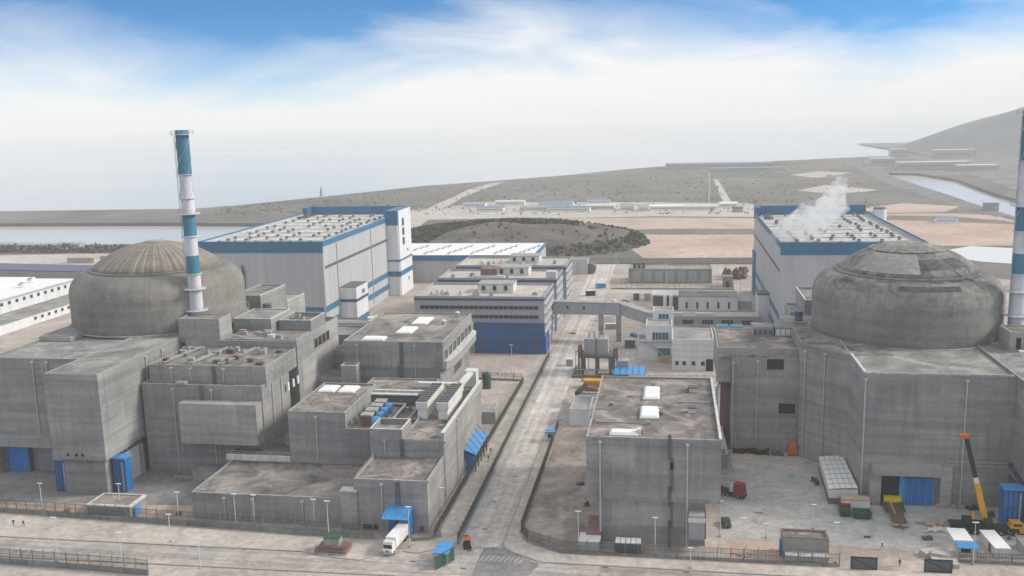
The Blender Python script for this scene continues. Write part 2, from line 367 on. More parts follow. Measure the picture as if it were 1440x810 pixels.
def block(root, x0, x1, y0, y1, z0, z1, wm='conc', rm='roof', par=.9, t=.45, rim='rim', name='wall'):
    """storey mass: walls with a parapet; the roof slab lies inside the parapet as its sub-part"""
    _k[0] += 1; e = (_k[0] % 11)*.007
    x0 -= e; x1 += e; y0 -= e; y1 += e; z1 += e
    b = MB(); X = (x0, x1, x0+t, x1-t); Y = (y0, y1, y0+t, y1-t)
    def q4(a, b_, c, d, mi=0): b.add([a, b_, c, d], [(0, 1, 2, 3)], mi)
    o = [(x0, y0), (x1, y0), (x1, y1), (x0, y1)]; i = [(X[2], Y[2]), (X[3], Y[2]), (X[3], Y[3]), (X[2], Y[3])]
    zr = z1-par; zc = z1-.16
    v = []
    for ring, z in ((o, z0), (o, zc), (o, z1), (i, z1), (i, zr-.3)): v += [(p_[0], p_[1], z) for p_ in ring]
    f = []; ms = []
    for r_, mi in ((0, 0), (1, 1), (2, 1), (3, 0)):
        for j in range(4): b_ = (j+1) % 4; f.append((r_*4+j, r_*4+b_, r_*4+4+b_, r_*4+4+j)); ms.append(mi)
    f.append((3, 2, 1, 0)); ms.append(0)
    b.v = v; b.f = f; b.m = ms
    wl = b.build(name, [wm, rim], root)
    MB().box(X[2]+.003, X[3]-.003, Y[2]+.003, Y[3]-.003, zr-.28, zr).build('roof', rm, wl)
    return wl
def drain(root, x, y, z0, z1, r=.16, head=True, m='pipe'):
    b = MB().tube((x, y, z0), (x, y, z1), r, n=8)
    if head: b.box(x-.42, x+.42, y-.3, y+.3, z1-.1, z1+.35)
    return b.build('drainpipe', m, root)
def hatch(root, x0, x1, y0, y1, z, h=.55, name='skylight'):
    o = MB().box(x0-.15, x1+.15, y0-.15, y1+.15, z-.05, z+h*.55).build('skylight_curb' if name == 'skylight' else name, 'offw', root)
    b = MB(); w_, d = x1-x0, y1-y0; c = .35
    b.add([(x0,y0,z+h*.55),(x1,y0,z+h*.55),(x1,y1,z+h*.55),(x0,y1,z+h*.55),(x0+c,y0+c,z+h),(x1-c,y0+c,z+h),(x1-c,y1-c,z+h),(x0+c,y1-c,z+h)],
          [(4,5,6,7),(0,1,5,4),(1,2,6,5),(2,3,7,6),(3,0,4,7)]); b.build('skylight_cover', 'white', o); return o
def window(root, plane, at, a0, a1, z0, z1, sgn, frame='offw', glass='glass', mull=0, d=.18):
    """framed window on a wall: plane 'x' or 'y', wall coordinate at, outward sign sgn"""
    def bx(b, u0, u1, w0, w1, d0, d1):
        lo, hi = sorted((at+sgn*d0, at+sgn*d1))
        if plane == 'y': b.box(u0, u1, lo, hi, w0, w1)
        else: b.box(lo, hi, u0, u1, w0, w1)
    f = MB(); k = .16
    bx(f, a0-k, a1+k, z1, z1+k, -.02, d); bx(f, a0-k, a1+k, z0-k, z0, -.02, d+.08)
    bx(f, a0-k, a0, z0, z1, -.02, d); bx(f, a1, a1+k, z0, z1, -.02, d)
    for i in range(1, mull+1):
        u = a0+(a1-a0)*i/(mull+1); bx(f, u-.07, u+.07, z0, z1, .03, d*.8)
    fo = f.build('window', frame, root)
    g = MB(); bx(g, a0, a1, z0, z1, -.02, .05); g.build('pane', glass, fo); return fo
def band(root, x0, x1, y0, y1, z0, z1, m, proud=.06, name='trim_band'):
    """band wrapped round a rectangular mass, standing proud of it"""
    b = MB(); q = proud
    v = []
    for z in (z0, z1):
        v += [(x0-q,y0-q,z),(x1+q,y0-q,z),(x1+q,y1+q,z),(x0-q,y1+q,z),(x0+.05,y0+.05,z),(x1-.05,y0+.05,z),(x1-.05,y1-.05,z),(x0+.05,y1-.05,z)]
    f = []
    for j in range(4):
        i = (j+1) % 4
        f += [(j, i, 8+i, 8+j), (4+j, 12+j, 12+i, 4+i), (8+j, 8+i, 12+i, 12+j), (j, 4+j, 4+i, i)]
    b.add(v, f); return b.build(name, m, root)
def rail(root, pts, z, h=1.1, m='steel', step=2.0, r=.05):
    b = MB()
    for (ax, ay), (bx, by) in zip(pts, pts[1:]):
        n = max(1, round(math.hypot(bx-ax, by-ay)/step))
        for i in range(n+1):
            x, y = ax+(bx-ax)*i/n, ay+(by-ay)*i/n; b.tube((x, y, z), (x, y, z+h), r, n=5)
        for hh in (h, h*.55): b.tube((ax, ay, z+hh), (bx, by, z+hh), r, n=5)
    return b.build('guard_rail', m, root)
def unit(root, x, y, z, dx=2.2, dy=1.4, dz=1.3, m='grey', fan=True):
    """rooftop ventilation unit"""
    o = MB().box(x-dx/2, x+dx/2, y-dy/2, y+dy/2, z, z+dz).box(x-dx/2-.1, x+dx/2+.1, y-dy/2-.1, y+dy/2+.1, z+dz, z+dz+.12).build('ventilation_unit', m, root)
    if fan:
        MB().cyl(x, y, z+dz+.12, z+dz+.42, min(dx, dy)*.32, n=12).build('fan_cowl', 'dgrey', o)
    return o

# ------------------------------------------------------------------ setting
def sheet(name, pts, z, m, th=.5):
    return tag(MB().prism(pts, z-th, z).build(name, m), kind='structure')
px = lambda *q: [tuple(P(a, b)[:2]) for a, b in q]
coast = px((-700, 366), (0, 346), (200, 343), (330, 340), (405, 331), (412, 322), (400, 314), (200, 313), (0, 314), (-700, 330), (-700, 310), (0, 297), (270, 293.5), (330, 289), (450, 277), (600, 261), (700, 254), (800, 246), (880, 238), (970, 231), (1100, 226), (1225, 220),
    (1262, 219.3), (1280, 217), (1700, 205), (2300, 200), (2300, 330), (1900, 300), (1560, 300), (1440, 283), (1400, 272), (1345, 252), (1290, 243.5), (1237, 243), (1254, 249), (1290, 260), (1340, 276), (1400, 297), (1440, 309), (1560, 350), (1750, 420))
near = [(1200, 250), (900, -120), (-900, -120), (-1300, 420)]
lm_ = MB().prism(coast+near, -6, 0).build('land', 'scrub'); tag(lm_, kind='structure')
tag(MB().box(-30000, 30000, -2000, 32000, -3.6, -3.5).build('sea', 'sea'), kind='structure')
# the pale pond beyond the right dome
sheet('pond', px((1330, 352), (1365, 346), (1440, 350), (1560, 356), (1560, 385), (1440, 372), (1380, 368), (1340, 362)), .10, 'pond', .2)
sheet('sand_strip', px((575, 296), (655, 288), (660, 284), (930, 284.5), (1060, 286), (1060, 305), (920, 304), (800, 307), (740, 306), (560, 310)), .03, 'sand')
sheet('bare_soil_field', px((760, 308), (920, 306), (1062, 307), (1280, 300), (1340, 300), (1400, 303), (1440, 315), (1470, 345), (1300, 346), (1210, 352), (1062, 362), (905, 363), (880, 345), (840, 325)), .05, 'soil')
sheet('scrub_strip', px((850, 324), (950, 321.5), (1062, 322), (1062, 330), (930, 330), (870, 329)), .09, 'soild', .06)
sheet('scrub_strip', px((1250, 303), (1330, 304), (1410, 310), (1440, 316), (1330, 312), (1240, 309)), .09, 'soild', .06)
sheet('pale_field', px((1120, 268), (1160, 260), (1235, 267), (1215, 270), (1165, 272)), .04, 'sand')
sheet('pale_field', px((1110, 246), (1150, 241), (1200, 243), (1150, 250)), .04, 'sand')
sheet('pale_field', px((1200, 294), (1270, 286), (1350, 290), (1330, 298), (1240, 300)), .06, 'soil')
sheet('dike_road', px((1190, 229), (1232, 222), (1252, 247), (1330, 274), (1425, 304), (1400, 305), (1310, 279), (1240, 256)), .12, 'dike', .2)
sheet('country_road', px((545, 325), (600, 294), (660, 266), (690, 257.5), (712, 255.5), (680, 266), (650, 278), (618, 297), (585, 322)), .07, 'sand')
sheet('country_road', px((1003, 252), (1009, 252), (1030, 286), (1018, 286)), .06, 'sand')
sheet('shore_road', px((-400, 370), (0, 359), (150, 356), (330, 350), (330, 353), (150, 360), (0, 364), (-400, 378)), .05, 'sand')
sheet('shore_road', px((-400, 392), (0, 378), (60, 372), (150, 366), (150, 371), (60, 378), (0, 384), (-400, 402)), .06, 'sand')
sheet('pale_field', px((-300, 372), (0, 362), (140, 358), (110, 370), (0, 374)), .03, 'sand')
# plant grounds
sheet('plant_yard', [(-420, 120), (220, 120), (220, 560), (130, 640), (-100, 645), (-260, 600), (-420, 560)], .02, 'yard', .6)
sheet('grey_apron', [(12.5, 217), (60, 214), (100, 212), (100, 242), (60, 262), (38, 276), (17, 262), (13.5, 240)], .045, 'yardg', .03)
sheet('grey_apron', [(-210, 213.5), (-176, 218), (-122, 221), (-121, 262), (-215, 262)], .045, 'asph', .03)
sheet('road', [(-49.2, 150), (-38.9, 150), (-38.9, 300), (-37.3, 303), (-37.3, 640), (-49.2, 640)], .05, 'road', .03)
sheet('paved_strip', [(-49.2, 207), (-46.9, 207), (-46.9, 385), (-49.2, 385)], .075, 'yardg', .03)
sheet('bare_plot', [(-35, 211), (-31.5, 209.5), (-25.5, 205.5), (-16, 206), (-16, 262), (-22, 292), (-35, 292)], .05, 'dirt', .03)
sheet('cross_road', [(-420, 187.5), (-49.5, 190.8), (-38.9, 190.8), (120, 186), (120, 197.5), (-28, 198.5), (-38.9, 206), (-49.5, 204), (-52, 197.7), (-160, 197), (-420, 200)], .055, 'roadx', .03)
sheet('grey_paving', [(-43.6, 186), (-31, 191), (-29.0, 197.6), (-38.4, 205.5), (-43, 205)], .075, 'asph', .02)
sheet('footpath', [(-38.7, 206.8), (-38.7, 298), (-35.9, 298), (-35.9, 213.5), (-33.4, 208.6), (-25, 203.6), (60, 203.6), (60, 198.8), (-28.6, 199.2), (-35.4, 203)], .16, 'path', .14)
sheet('footpath', [(-55.4, 207), (-49.9, 207), (-50.2, 385), (-54.6, 385)], .10, 'path', .08)
sheet('footpath', [(-420, 200.4), (-160, 197.4), (-86, 198.2), (-66.5, 194.6), (-64.8, 200), (-66, 206.5), (-90, 206), (-180, 210.4), (-420, 214)], .14, 'path', .12)
sheet('east_west_road', [(-34, 383), (40, 383), (40, 398), (-34, 400)], .05, 'road', .03)
sheet('north_road', [(-36, 470), (-36, 640), (-52, 640), (-49.3, 470)], .053, 'road', .03)
sheet('north_yard', [(-36, 530), (40, 530), (40, 560), (-36, 560)], .05, 'path', .03)
sheet('concrete_pad', [(18, 262), (38, 262), (38, 277), (18, 279)], .07, 'path', .05)
sheet('sandy_verge', [(13.5, 204.5), (38.5, 204.8), (37, 214), (13.5, 217)], .06, 'soil', .04)
sheet('sandy_verge', [(-176, 211.6), (-121.5, 210.5), (-121.5, 219), (-150, 219), (-176, 216)], .06, 'soil', .04)
# kerbs
def kerb(pts, h=.26, w_=.35):
    b = MB()
    for a, c in zip(pts, pts[1:]): b.bar((a[0], a[1], h/2), (c[0], c[1], h/2), w_, h)
    tag(b.build('kerb', 'kerb'), kind='structure')
kerb([(-38.9, 298), (-38.9, 206.8), (-37.4, 204.4), (-35.4, 202.9), (-28.6, 199), (60, 198.6)])
kerb([(-420, 200.2), (-160, 197.2), (-86, 198), (-76, 195.6), (-70.5, 195.2), (-66.9, 197.6), (-66.2, 200.4)])
kerb([(-61.6, 200.8), (-58, 200.2), (-53, 203.4)])
kerb([(-420, 186.9), (-150, 187.3), (-60, 188.8)])
kerb([(-49.4, 207), (-49.4, 385)])
# painted crossing and lane marks
b = MB()
for i in range(9):
    x = -43+i*1.15; b.prism([(x, 198.2), (x+.4, 198.2), (x+1.3, 201), (x+.9, 201)], .06, .083)
for i in range(4): x = -49+i*1.1; b.prism([(x, 196.6), (x+.55, 196.6), (x+1.2, 199.2), (x+.65, 199.2)], .06, .083)
b.box(-43.3, -43.15, 188, 206, .06, .083)
b.box(-120, -60, 193.2, 193.32, .06, .083)
tag(b.build('road_marking', 'roadpaint'), kind='structure')

# far hill across the right-hand basin, and the wooded mound behind the warehouse
def terrain(name, m, cx, cy, rx, ry, h, seed, n=46, rough=.18, pw=1.3, z0=-1.0):
    rnd = random.Random(seed); ph = [(rnd.uniform(0, 6.28), rnd.uniform(0, 6.28), rnd.uniform(.6, 3.4), rnd.uniform(.6, 3.4)) for _ in range(10)]
    b = MB(); v = []; f = []
    for i in range(n+1):
        for j in range(n+1):
            u, w_ = i/n*2-1, j/n*2-1; d = math.sqrt(u*u+w_*w_)
            k = max(0, 1-d)**pw if pw > 0 else 0
            nz = sum(math.sin(a*u*4+p0)*math.cos(c*w_*4+p1) for p0, p1, a, c in ph)/10
            v.append((cx+u*rx, cy+w_*ry, z0+h*k*(1+rough*4*nz)))
    for i in range(n):
        for j in range(n): a = i*(n+1)+j; f.append((a, a+1, a+n+2, a+n+1))
    b.add(v, f); return tag(b.build(name, m, smooth=True), kind='structure')
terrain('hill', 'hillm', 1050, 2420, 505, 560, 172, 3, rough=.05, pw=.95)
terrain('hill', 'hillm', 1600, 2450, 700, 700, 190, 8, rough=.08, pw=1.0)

for q in ([(470, 209), (620, 206.5), (800, 206), (905, 203.5), (900, 205), (760, 209), (600, 210.5)], [(560, 213.5), (700, 211), (800, 209.5), (840, 211), (720, 214), (640, 214.5)], [(1080, 196), (1190, 193), (1262, 192), (1180, 195.5)], [(250, 216), (400, 213), (470, 213.5), (330, 217)]):
    tag(MB().prism([tuple(P(a, c, -3.3)[:2]) for a, c in q], -3.6, -3.3).build('mudflat', 'islet'), kind='structure')

# ------------------------------------------------------------------ containment domes
def containment(label, cx, cy, r, z0, m, patched):
    t = thing('containment_building', label, 'reactor building', (cx, cy, z0))
    k = r/28.0
    prof = [(r-.3, z0-20), (r-.3, z0), (r, z0+.2)]
    prof += [(r, z0+i) for i in (2, 4, 6, 8, 9.5, 11)]
    for i in range(1, 11):
        a = i/10*math.pi/2; prof.append((21.2*k+(r-21.2*k)*math.cos(a), z0+11+7.4*math.sin(a)))
    MB().lathe(cx, cy, prof, 96).build('shell', m, t, smooth=True)
    rr = 21.2*k
    MB().lathe(cx, cy, [(rr-1.5, z0+18.1), (rr+.25, z0+18.25), (rr+.35, z0+18.6), (rr+.2, z0+18.9), (rr-.9, z0+19.0), (rr-1.2, z0+18.3)], 96).build('ring_ledge', m, t)
    cap = [(rr-.9, z0+18.6)]; h = 8.3; Rs = (rr*rr+h*h)/(2*h)
    for i in range(0, 15):
        a = rr*(1-i/14); cap.append((a-.5 if i == 0 else a, z0+18.75+math.sqrt(max(0, Rs*Rs-a*a))-(Rs-h)))
    MB().lathe(cx, cy, cap, 96).build('dome_cap', m, t, smooth=True)
    def capz(a): return z0+18.75+math.sqrt(Rs*Rs-a*a)-(Rs-h)
    def strip(a0, a1, ra, rb, mm, nm, off=.12):
        b = MB(); n = 28; v = []; f = []
        for i in range(n+1):
            a = R(a0+(a1-a0)*i/n)
            for j in range(7):
                q = ra+(rb-ra)*j/6; v.append((cx+q*math.cos(a), cy+q*math.sin(a), capz(q)+off))
        for i in range(n):
            for j in range(6): o = i*7+j; f.append((o, o+1, o+8, o+7))
        b.add(v, f); b.build(nm, mm, t, smooth=True)
    def shellpatch(a0, a1, s0, s1, mm, nm):
        b = MB(); n = 20; v = []; f = []
        for i in range(n+1):
            a = R(a0+(a1-a0)*i/n)
            for j in range(5):
                s_ = s0+(s1-s0)*j/4
                q = rr+(r-rr)*math.cos(s_*math.pi/2)+.08; z = z0+11+7.4*math.sin(s_*math.pi/2)+.06
                v.append((cx+q*math.cos(a), cy+q*math.sin(a), z))
        for i in range(n):
            for j in range(4): o = i*5+j; f.append((o, o+1, o+6, o+5))
        b.add(v, f); b.build(nm, mm, t, smooth=True)
    if patched:
        MB().lathe(cx, cy, [(11.5*k, capz(11.5*k)-.3), (11.6*k, capz(11.5*k)+.3), (11.1*k, capz(11.5*k)+.42), (10.8*k, capz(10.8*k)-.1)], 72).build('upper_ring', m, t)
        strip(207, 268, 12.2*k, 19.8*k, 'patchl', 'repair_patch')
        for a0, a1, s0, s1 in ((252, 292, .50, .66), (236, 250, .80, .97), (272, 283, .82, .97), (288, 300, .85, .97), (208, 220, .62, .82), (304, 311, .84, .97)): shellpatch(a0, a1, s0, s1, 'patchd', 'dark_patch')
        strip(268.5, 322, 14.5*k, 18.5*k, 'patchd', 'dark_patch', .07)
    else:
        MB().lathe(cx, cy, [(3.2, capz(3.2)-.2), (3.2, capz(3.2)+.35), (0, capz(0)+.5)], 24).build('apex_cover', 'conc2', t)
    # gutter line and ladder at the foot
    MB().lathe(cx, cy, [(r+.1, z0+.05), (r+.9, z0+.1), (r+.9, z0+.45), (r+.1, z0+.5)], 96).build('foot_kerb', 'rim', t)
    return t
K['patchl'] = concrete('repair_render', (.34, .335, .325), (4, 3), .2)
K['patchd'] = roofing('old_repair', (.06, .06, .061), (.095, .094, .093), (.15, .148, .145), .35)
containment('ribbed grey concrete dome beside the shorter fully visible vent stack', -172.4, 294.5, 28.2, 34.6, 'domeL', False)
containment('grey concrete dome with a pale repair patch and dark stains near the crown', 70.3, 296.5, 27.0, 33.6, 'domeR', True)

# ------------------------------------------------------------------ vent stacks
def stack(label, x, y, z0, shed):
    t = thing('vent_stack', label, 'chimney', (x, y, z0))
    zt = 98.6; r = 2.0
    edges = [(zt, 84.8, 'teal'), (84.8, 72.2, 'stackw'), (72.2, 65.6, 'teal'), (65.6, 59.3, 'stackw'), (59.3, 53.6, 'teal'), (53.6, z0, 'stackw')]
    for a, b_, mm in edges:
        MB().lathe(x, y, [(r-.35, b_+.02), (r+(.12 if b_ < 54 else 0), b_+.02), (r, a), (r-.35, a)], 28).build('shaft_band', mm, t, smooth=False)
    MB().lathe(x, y, [(r-.3, z0), (r-.3, zt-.4), (0, zt-.4)], 20).build('flue', 'dark', t)
    for z in (97.2, 84.9, 77.5, 72.6, 65.4, 53.4, 48.6, 41.6):
        q = MB(); ro = r+(1.5 if z in (97.2, 72.6, 48.6, 41.6) else .55)
        q.lathe(x, y, [(r+.05, z-.1), (ro, z-.1), (ro, z+.1), (r+.05, z+.1)], 24)
        pf = q.build('platform', 'stackw', t)
        if ro > r+1:
            g = MB(); n = 14
            for i in range(n):
                a = 2*math.pi*i/n; c = 2*math.pi*(i+1)/n
                p0 = (x+(ro-.08)*math.cos(a), y+(ro-.08)*math.sin(a)); p1 = (x+(ro-.08)*math.cos(c), y+(ro-.08)*math.sin(c))
                g.tube((*p0, z+.1), (*p0, z+1.2), .05, n=4)
                for hh in (.65, 1.2): g.tube((*p0, z+hh), (*p1, z+hh), .045, n=4)
            g.build('guard_rail', 'steel', pf)
    # caged ladder with cage hoops on the side away from the road
    b = MB(); lx = x-r-.35
    for dy in (-.3, .3): b.tube((lx, y-.8+dy, z0+2), (lx, y-.8+dy, 97), .06, n=5)
    z = z0+2
    while z < 97: b.tube((lx, y-1.1, z), (lx, y-.5, z), .04, n=4); z += .6
    b.build('ladder', 'steel', t)
    # helical strake round the top
    b = MB(); n = 54; prev = None; v = []; f = []
    for s_ in range(3):
        v0 = len(v)
        for i in range(n+1):
            a = -i/n*2*math.pi*1.1+s_*2.094; z = 96-i/n*26
            v += [(x+r*math.cos(a), y+r*math.sin(a), z), (x+(r+.2)*math.cos(a), y+(r+.2)*math.sin(a), z), (x+(r+.2)*math.cos(a), y+(r+.2)*math.sin(a), z-.12), (x+r*math.cos(a), y+r*math.sin(a), z-.12)]
        for i in range(n):
            o = v0+i*4
            for j in range(4): f.append((o+j, o+(j+1) % 4, o+4+(j+1) % 4, o+4+j))
    b.add(v, f); b.build('strake', 'stackw', t)
    return t
stack('blue and white banded vent stack rising beside the ribbed dome', -149.8, 277.0, 36, 0)
stack('blue and white banded vent stack cut by the picture edge beside the patched dome', 96.6, 281.0, 33, 0)

# ------------------------------------------------------------------ left reactor's fuel building
t = thing('fuel_building', 'tall grey concrete fuel building below the ribbed dome with three blue doors', 'building', (-175, 240, 0))
block(t, -196.2, -166, 240, 320, 11.2, 34.6, rm='roofg', par=.5)
block(t, -196.2, -166, 240.6, 318, 0, 11.2, rm='roofg', par=.3, name='lower_wall')
block(t, -167, -151.2, 223.5, 290, 10.6, 34.9, rm='roofg', par=.25)
block(t, -164.9, -152.6, 225, 262, 0, 10.6, rm='roofg', par=.3, name='lower_wall')
block(t, -151.5, -138, 268, 276.5, 33, 40.6, 'conc2', par=.3, name='stack_base')
MB().box(-196.1, -177, 236.6, 240.5, 8.6, 11.2).box(-196.1, -195.3, 237.2, 240.5, 0, 8.6).build('canopy', 'conc', t)
MB().box(-177, -169, 238.6, 240.7, 0, 11).build('buttress', 'conc', t)
d = MB().box(-193.2, -186.6, 239.0, 239.5, .1, 7.6).build('blue_door', 'blued', t)
MB().box(-193.5, -193.2, 238.8, 240.8, 0, 7.9).box(-186.6, -186.3, 238.8, 240.8, 0, 7.9).box(-193.5, -186.3, 238.8, 240.8, 7.6, 7.9).build('door_frame', 'navy', d)
def tall_door(root, x0, x1, y0, y1, h):
    d = MB().box(x0, x1, y0, y1, 0, h).build('folding_door', 'blued', root)
    b = MB(); n = 4
    for i in range(n+1):
        x = x0+(x1-x0)*i/n; b.box(x-.12, x+.12, y0-.16, y0+.02, .1, h-.1)
    for z in (.3, h*.5, h-.5): b.box(x0, x1, y0-.1, y0+.02, z, z+.25)
    b.build('door_rib', 'navy', d)
    MB().box(x0-.3, x1+.3, y0-.5, y1+.3, h, h+.5).build('door_head', 'bluel', d)
    MB().box(x1-.9, x1-.55, y0-.2, y0+.03, .3, h-.8).build('door_seal', 'steel', d)
    return d
tall_door(t, -168.9, -165.5, 226.4, 229.2, 9.2)
tall_door(t, -152.0, -148.4, 227.6, 230.6, 9.6)
b = MB()
for i in range(6):
    y = 231.5+i*2.0; b.obox((-151.6, y, 9.6+i*.12), 1.2, 1.2, .9)
b.build('door_track', 'navy', t)
MB().box(-152.4, -151.9, 231, 241.5, 0, 9.3).build('gate_recess', 'offw', t)
MB().box(-151.5, -150.9, 240.6, 241.4, 0, 9.3).build('gate_pillar', 'rim', t)
for x in (-191, -173.5): drain(t, x+13 if x < -180 else x-9, 239.7, 11.2, 33.4)
drain(t, -150.9, 247, 2, 33.5); drain(t, -150.95, 256, 24, 33.5)
for x in (-162.7, -160.2, -158.4): MB().box(x, x+.7, 223.3, 223.6, 11.6, 12.4).build('wall_vent', 'dark', t)
rail(t, [(-195, 243), (-195, 262)], 34.3, 1.0); rail(t, [(-165, 224.5), (-152, 224.5)], 34.6, .5)
MB().box(-196, -185, 262, 300, 34.2, 35.6).build('stair_head', 'conc2', t)
MB().box(-195.8, -186, 262.6, 299, 35.6, 35.8).build('stair_roof', 'roofg', t)
for (x, y) in ((-158, 282), (-155, 286)): unit(t, x, y, 34.7, 2.0, 2.0, 2.6, 'offw', False)

# ------------------------------------------------------------------ safeguard building of the left reactor
t = thing('safeguard_building', 'stepped grey concrete building between the ribbed dome and the low roofs', 'building', (-130, 255, 0))
block(t, -150.2, -113.6, 242.6, 262, 0, 27.0, par=.3)
block(t, -149, -113.2, 245.2, 268, 26.2, 32.0, par=.25)
MB().box(-137.2, -113.9, 238.6, 243.5, 10.8, 22.6).build('overhang', 'conc2', t)
block(t, -149.5, -112.8, 267.6, 304, 0, 34.0, 'conc2', par=1.3, name='wall')
block(t, -137, -114, 270, 281, 33.2, 33.9, 'conc2', 'roofp', par=.2)
block(t, -141, -128, 284, 300, 32.6, 37.4, 'conc2', 'roofg', par=.3, rim='rimw')
block(t, -127, -116, 288, 301, 32.6, 36.2, 'conc2', 'roofp', par=1.4, rim='rimw')
block(t, -148.6, -141.5, 272, 281, 31.8, 36.6, 'conc2', 'roofg', par=.3)
block(t, -157.5, -147.2, 319, 342, 0, 38.4, 'conc2', 'roof', par=.6, rim='rimw')
block(t, -157.5, -147.0, 342, 360, 0, 31.6, 'conc2', 'roofg', par=.6, rim='rimw')
block(t, -156, -130, 304, 330, 0, 29, 'conc2', 'roofg', par=.5)
for i in range(4): window(t, 'x', -112.72, 281.6+i*3.5, 284.4+i*3.5, 28.3, 31.4, 1, 'rim')
for y in (258.5, 262.5, 266): MB().box(-112.9, -112.5, y, y+1.0, 21, 23.4).build('wall_panel', 'white', t)
for x in (-140.5, -128.8): drain(t, x, 242.3, 1, 25.5)
for x in (-142, -136, -126): drain(t, x, 244.9, 27, 31)
drain(t, -113.3, 249, 14, 30); drain(t, -113.3, 255.5, 14, 30)
MB().box(-129.4, -128.4, 244.6, 245.2, 24, 32).build('expansion_joint', 'dgrey', t)
MB().box(-132.4, -131.4, 242.1, 242.6, 22.6, 27).build('expansion_joint', 'dgrey', t)
rail(t, [(-149, 243.4), (-136, 243.4)], 26.8); MB().box(-139.5, -136.5, 242.2, 244, 27.1, 27.7).build('roof_upstand', 'rim', t)
b = MB()
for i in range(3):
    for q in (0, 1.1): b.bar((-146+i*9+q, 246, 32.4), (-143.5+i*9+q, 266, 32.4), .25, .3)
b.build('roof_pipe', 'rim', t)
for (x, y, s_) in ((-146, 262, 1.6), (-132, 262, 1.3), (-121, 261, 1.8), (-138, 259, 1.2), (-126.5, 259, 1.4)): unit(t, x, y, 31.8, s_*1.3, s_, s_*.8, 'grey')
rnd = random.Random(17)
for i in range(16):
    unit(t, rnd.uniform(-147, -116), rnd.uniform(247, 263), 31.8, rnd.uniform(.8, 2.2), rnd.uniform(.7, 1.6), rnd.uniform(.5, 1.5), rnd.choice(['grey', 'rim', 'dgrey', 'steel', 'rust']), False)
for i in range(8):
    unit(t, rnd.uniform(-136, -116), rnd.uniform(271, 279), 33.7, rnd.uniform(.8, 2.0), rnd.uniform(.7, 1.4), rnd.uniform(.5, 1.4), rnd.choice(['grey', 'rim', 'offw', 'steel']), False)
for (x, y) in ((-121, 293), (-124, 297)): unit(t, x, y, 34.8, 1.6, 1.6, 1.3, 'grey')
MB().cyl(-150.5, 314, 29, 37, 1.2, n=14).build('exhaust_pipe', 'dgrey', t)
MB().cyl(-143.5, 316, 29, 36, 1.6, n=14).build('exhaust_pipe', 'dgrey', t)
block(t, -122.5, -103.4, 236.4, 292, 0, 8.6, 'conc', 'roof', par=.4, name='low_wall')
rail(t, [(-122, 237.4), (-104, 237.4)], 8.4, 1.2); MB().box(-122.5, -103.6, 235.9, 236.6, 7.4, 8.9).build('ledge', 'rimw', t)
MB().box(-134, -127, 237.4, 241.6, 0, 3.2).build('porch', 'conc2', t)
rail(t, [(-140, 238), (-128, 237)], 0, 1.2, 'rimw')

# ------------------------------------------------------------------ auxiliary building by the road
t = thing('auxiliary_building', 'grey concrete auxiliary building beside the road with stepped roofs and blue coolers', 'building', (-85, 240, 0))
block(t, -121, -76, 213, 237.4, 0, 7.3, rm='roof', par=.5)
block(t, -76.6, -58.0, 211.3, 229.5, 0, 13.4, rm='roofp', par=.5)
block(t, -103.6, -87.2, 236.6, 265, 7, 21.9, rm='roofp', par=.5)
block(t, -87.4, -76.6, 236.5, 262, 7, 17.4, rm='roofp', par=.7)
block(t, -77.4, -68.8, 228, 236.9, 7, 20.6, rm='roofp', par=1.6, rim='rimw')
block(t, -69.2, -57.8, 228.2, 278, 12.8, 18.0, rm='roofp', par=.7)
block(t, -77, -57.84, 229, 277.6, 0, 17.6, rm='roofp', par=.9)
MB().box(-58.3, -57.5, 228, 278, 17.2, 19.8).build('side_wall', 'conc2', t)
MB().box(-58.4, -57.4, 228, 278.1, 19.8, 20.05).build('side_coping', 'rimw', t)
MB().box(-58.2, -57.6, 211.4, 229, 13.0, 13.6).build('side_coping', 'rim', t)
block(t, -92, -70.5, 261, 277, 7, 20.4, rm='roofp', par=.5)
MB().box(-88, -73, 259.4, 261.3, 17, 19.6).build('plant_screen', 'dgrey', t)
MB().box(-90, -73, 259.6, 261.0, 20.0, 20.4).box(-88, -72, 262, 263, 20.5, 20.9).build('roof_beam', 'rimw', t)
MB().box(-80, -75.8, 210.6, 213.1, 0, 10.2).build('buttress', 'conc', t); MB().box(-80.1, -75.7, 210.5, 213.2, 10.2, 10.5).build('buttress_cap', 'rimw', t)
for x0, y0 in ((-102.4, 256), (-96.2, 256)): hatch(t, x0, x0+4.8, y0, y0+6.2, 21.4, .8)
for i in range(4):          # coolers with blue fan casings
    y = 240.5+i*4.2
    u = MB().box(-83.6, -80.6, y-1.4, y+1.4, 16.7, 20.2).build('air_cooler', 'rust', t)
    MB().box(-83.7, -80.5, y-1.5, y+1.5, 20.2, 20.6).build('cooler_top', 'rim', u)
    f = MB(); f.wheel((-79.7, y, 18.4), (1, 0, 0), 1.45, 1.7).build('fan_casing', 'bluel', u)
    MB().wheel((-78.8, y, 18.4), (1, 0, 0), 1.1, .2).build('fan_guard', 'navy', u)
rail(t, [(-87, 237.4), (-78, 237.4)], 16.7, 1.0, 'rimw'); rail(t, [(-86.6, 237.5), (-86.6, 258)], 16.7, 1.0)
for x in (-69.6, -63.6):    # long white air intakes
    o = MB().box(x, x+2.6, 247, 266, 17, 20.2).build('air_intake', 'white', t)
    MB().box(x-.4, x+3.0, 246.6, 266.4, 20.2, 22.2).build('intake_hood', 'offw', o)
    b = MB()
    for i in range(9): b.box(x-.2, x+2.8, 247.2+i*2.1, 248.4+i*2.1, 22.2, 22.6)
    b.build('intake_louvre', 'dgrey', o)
b = MB()
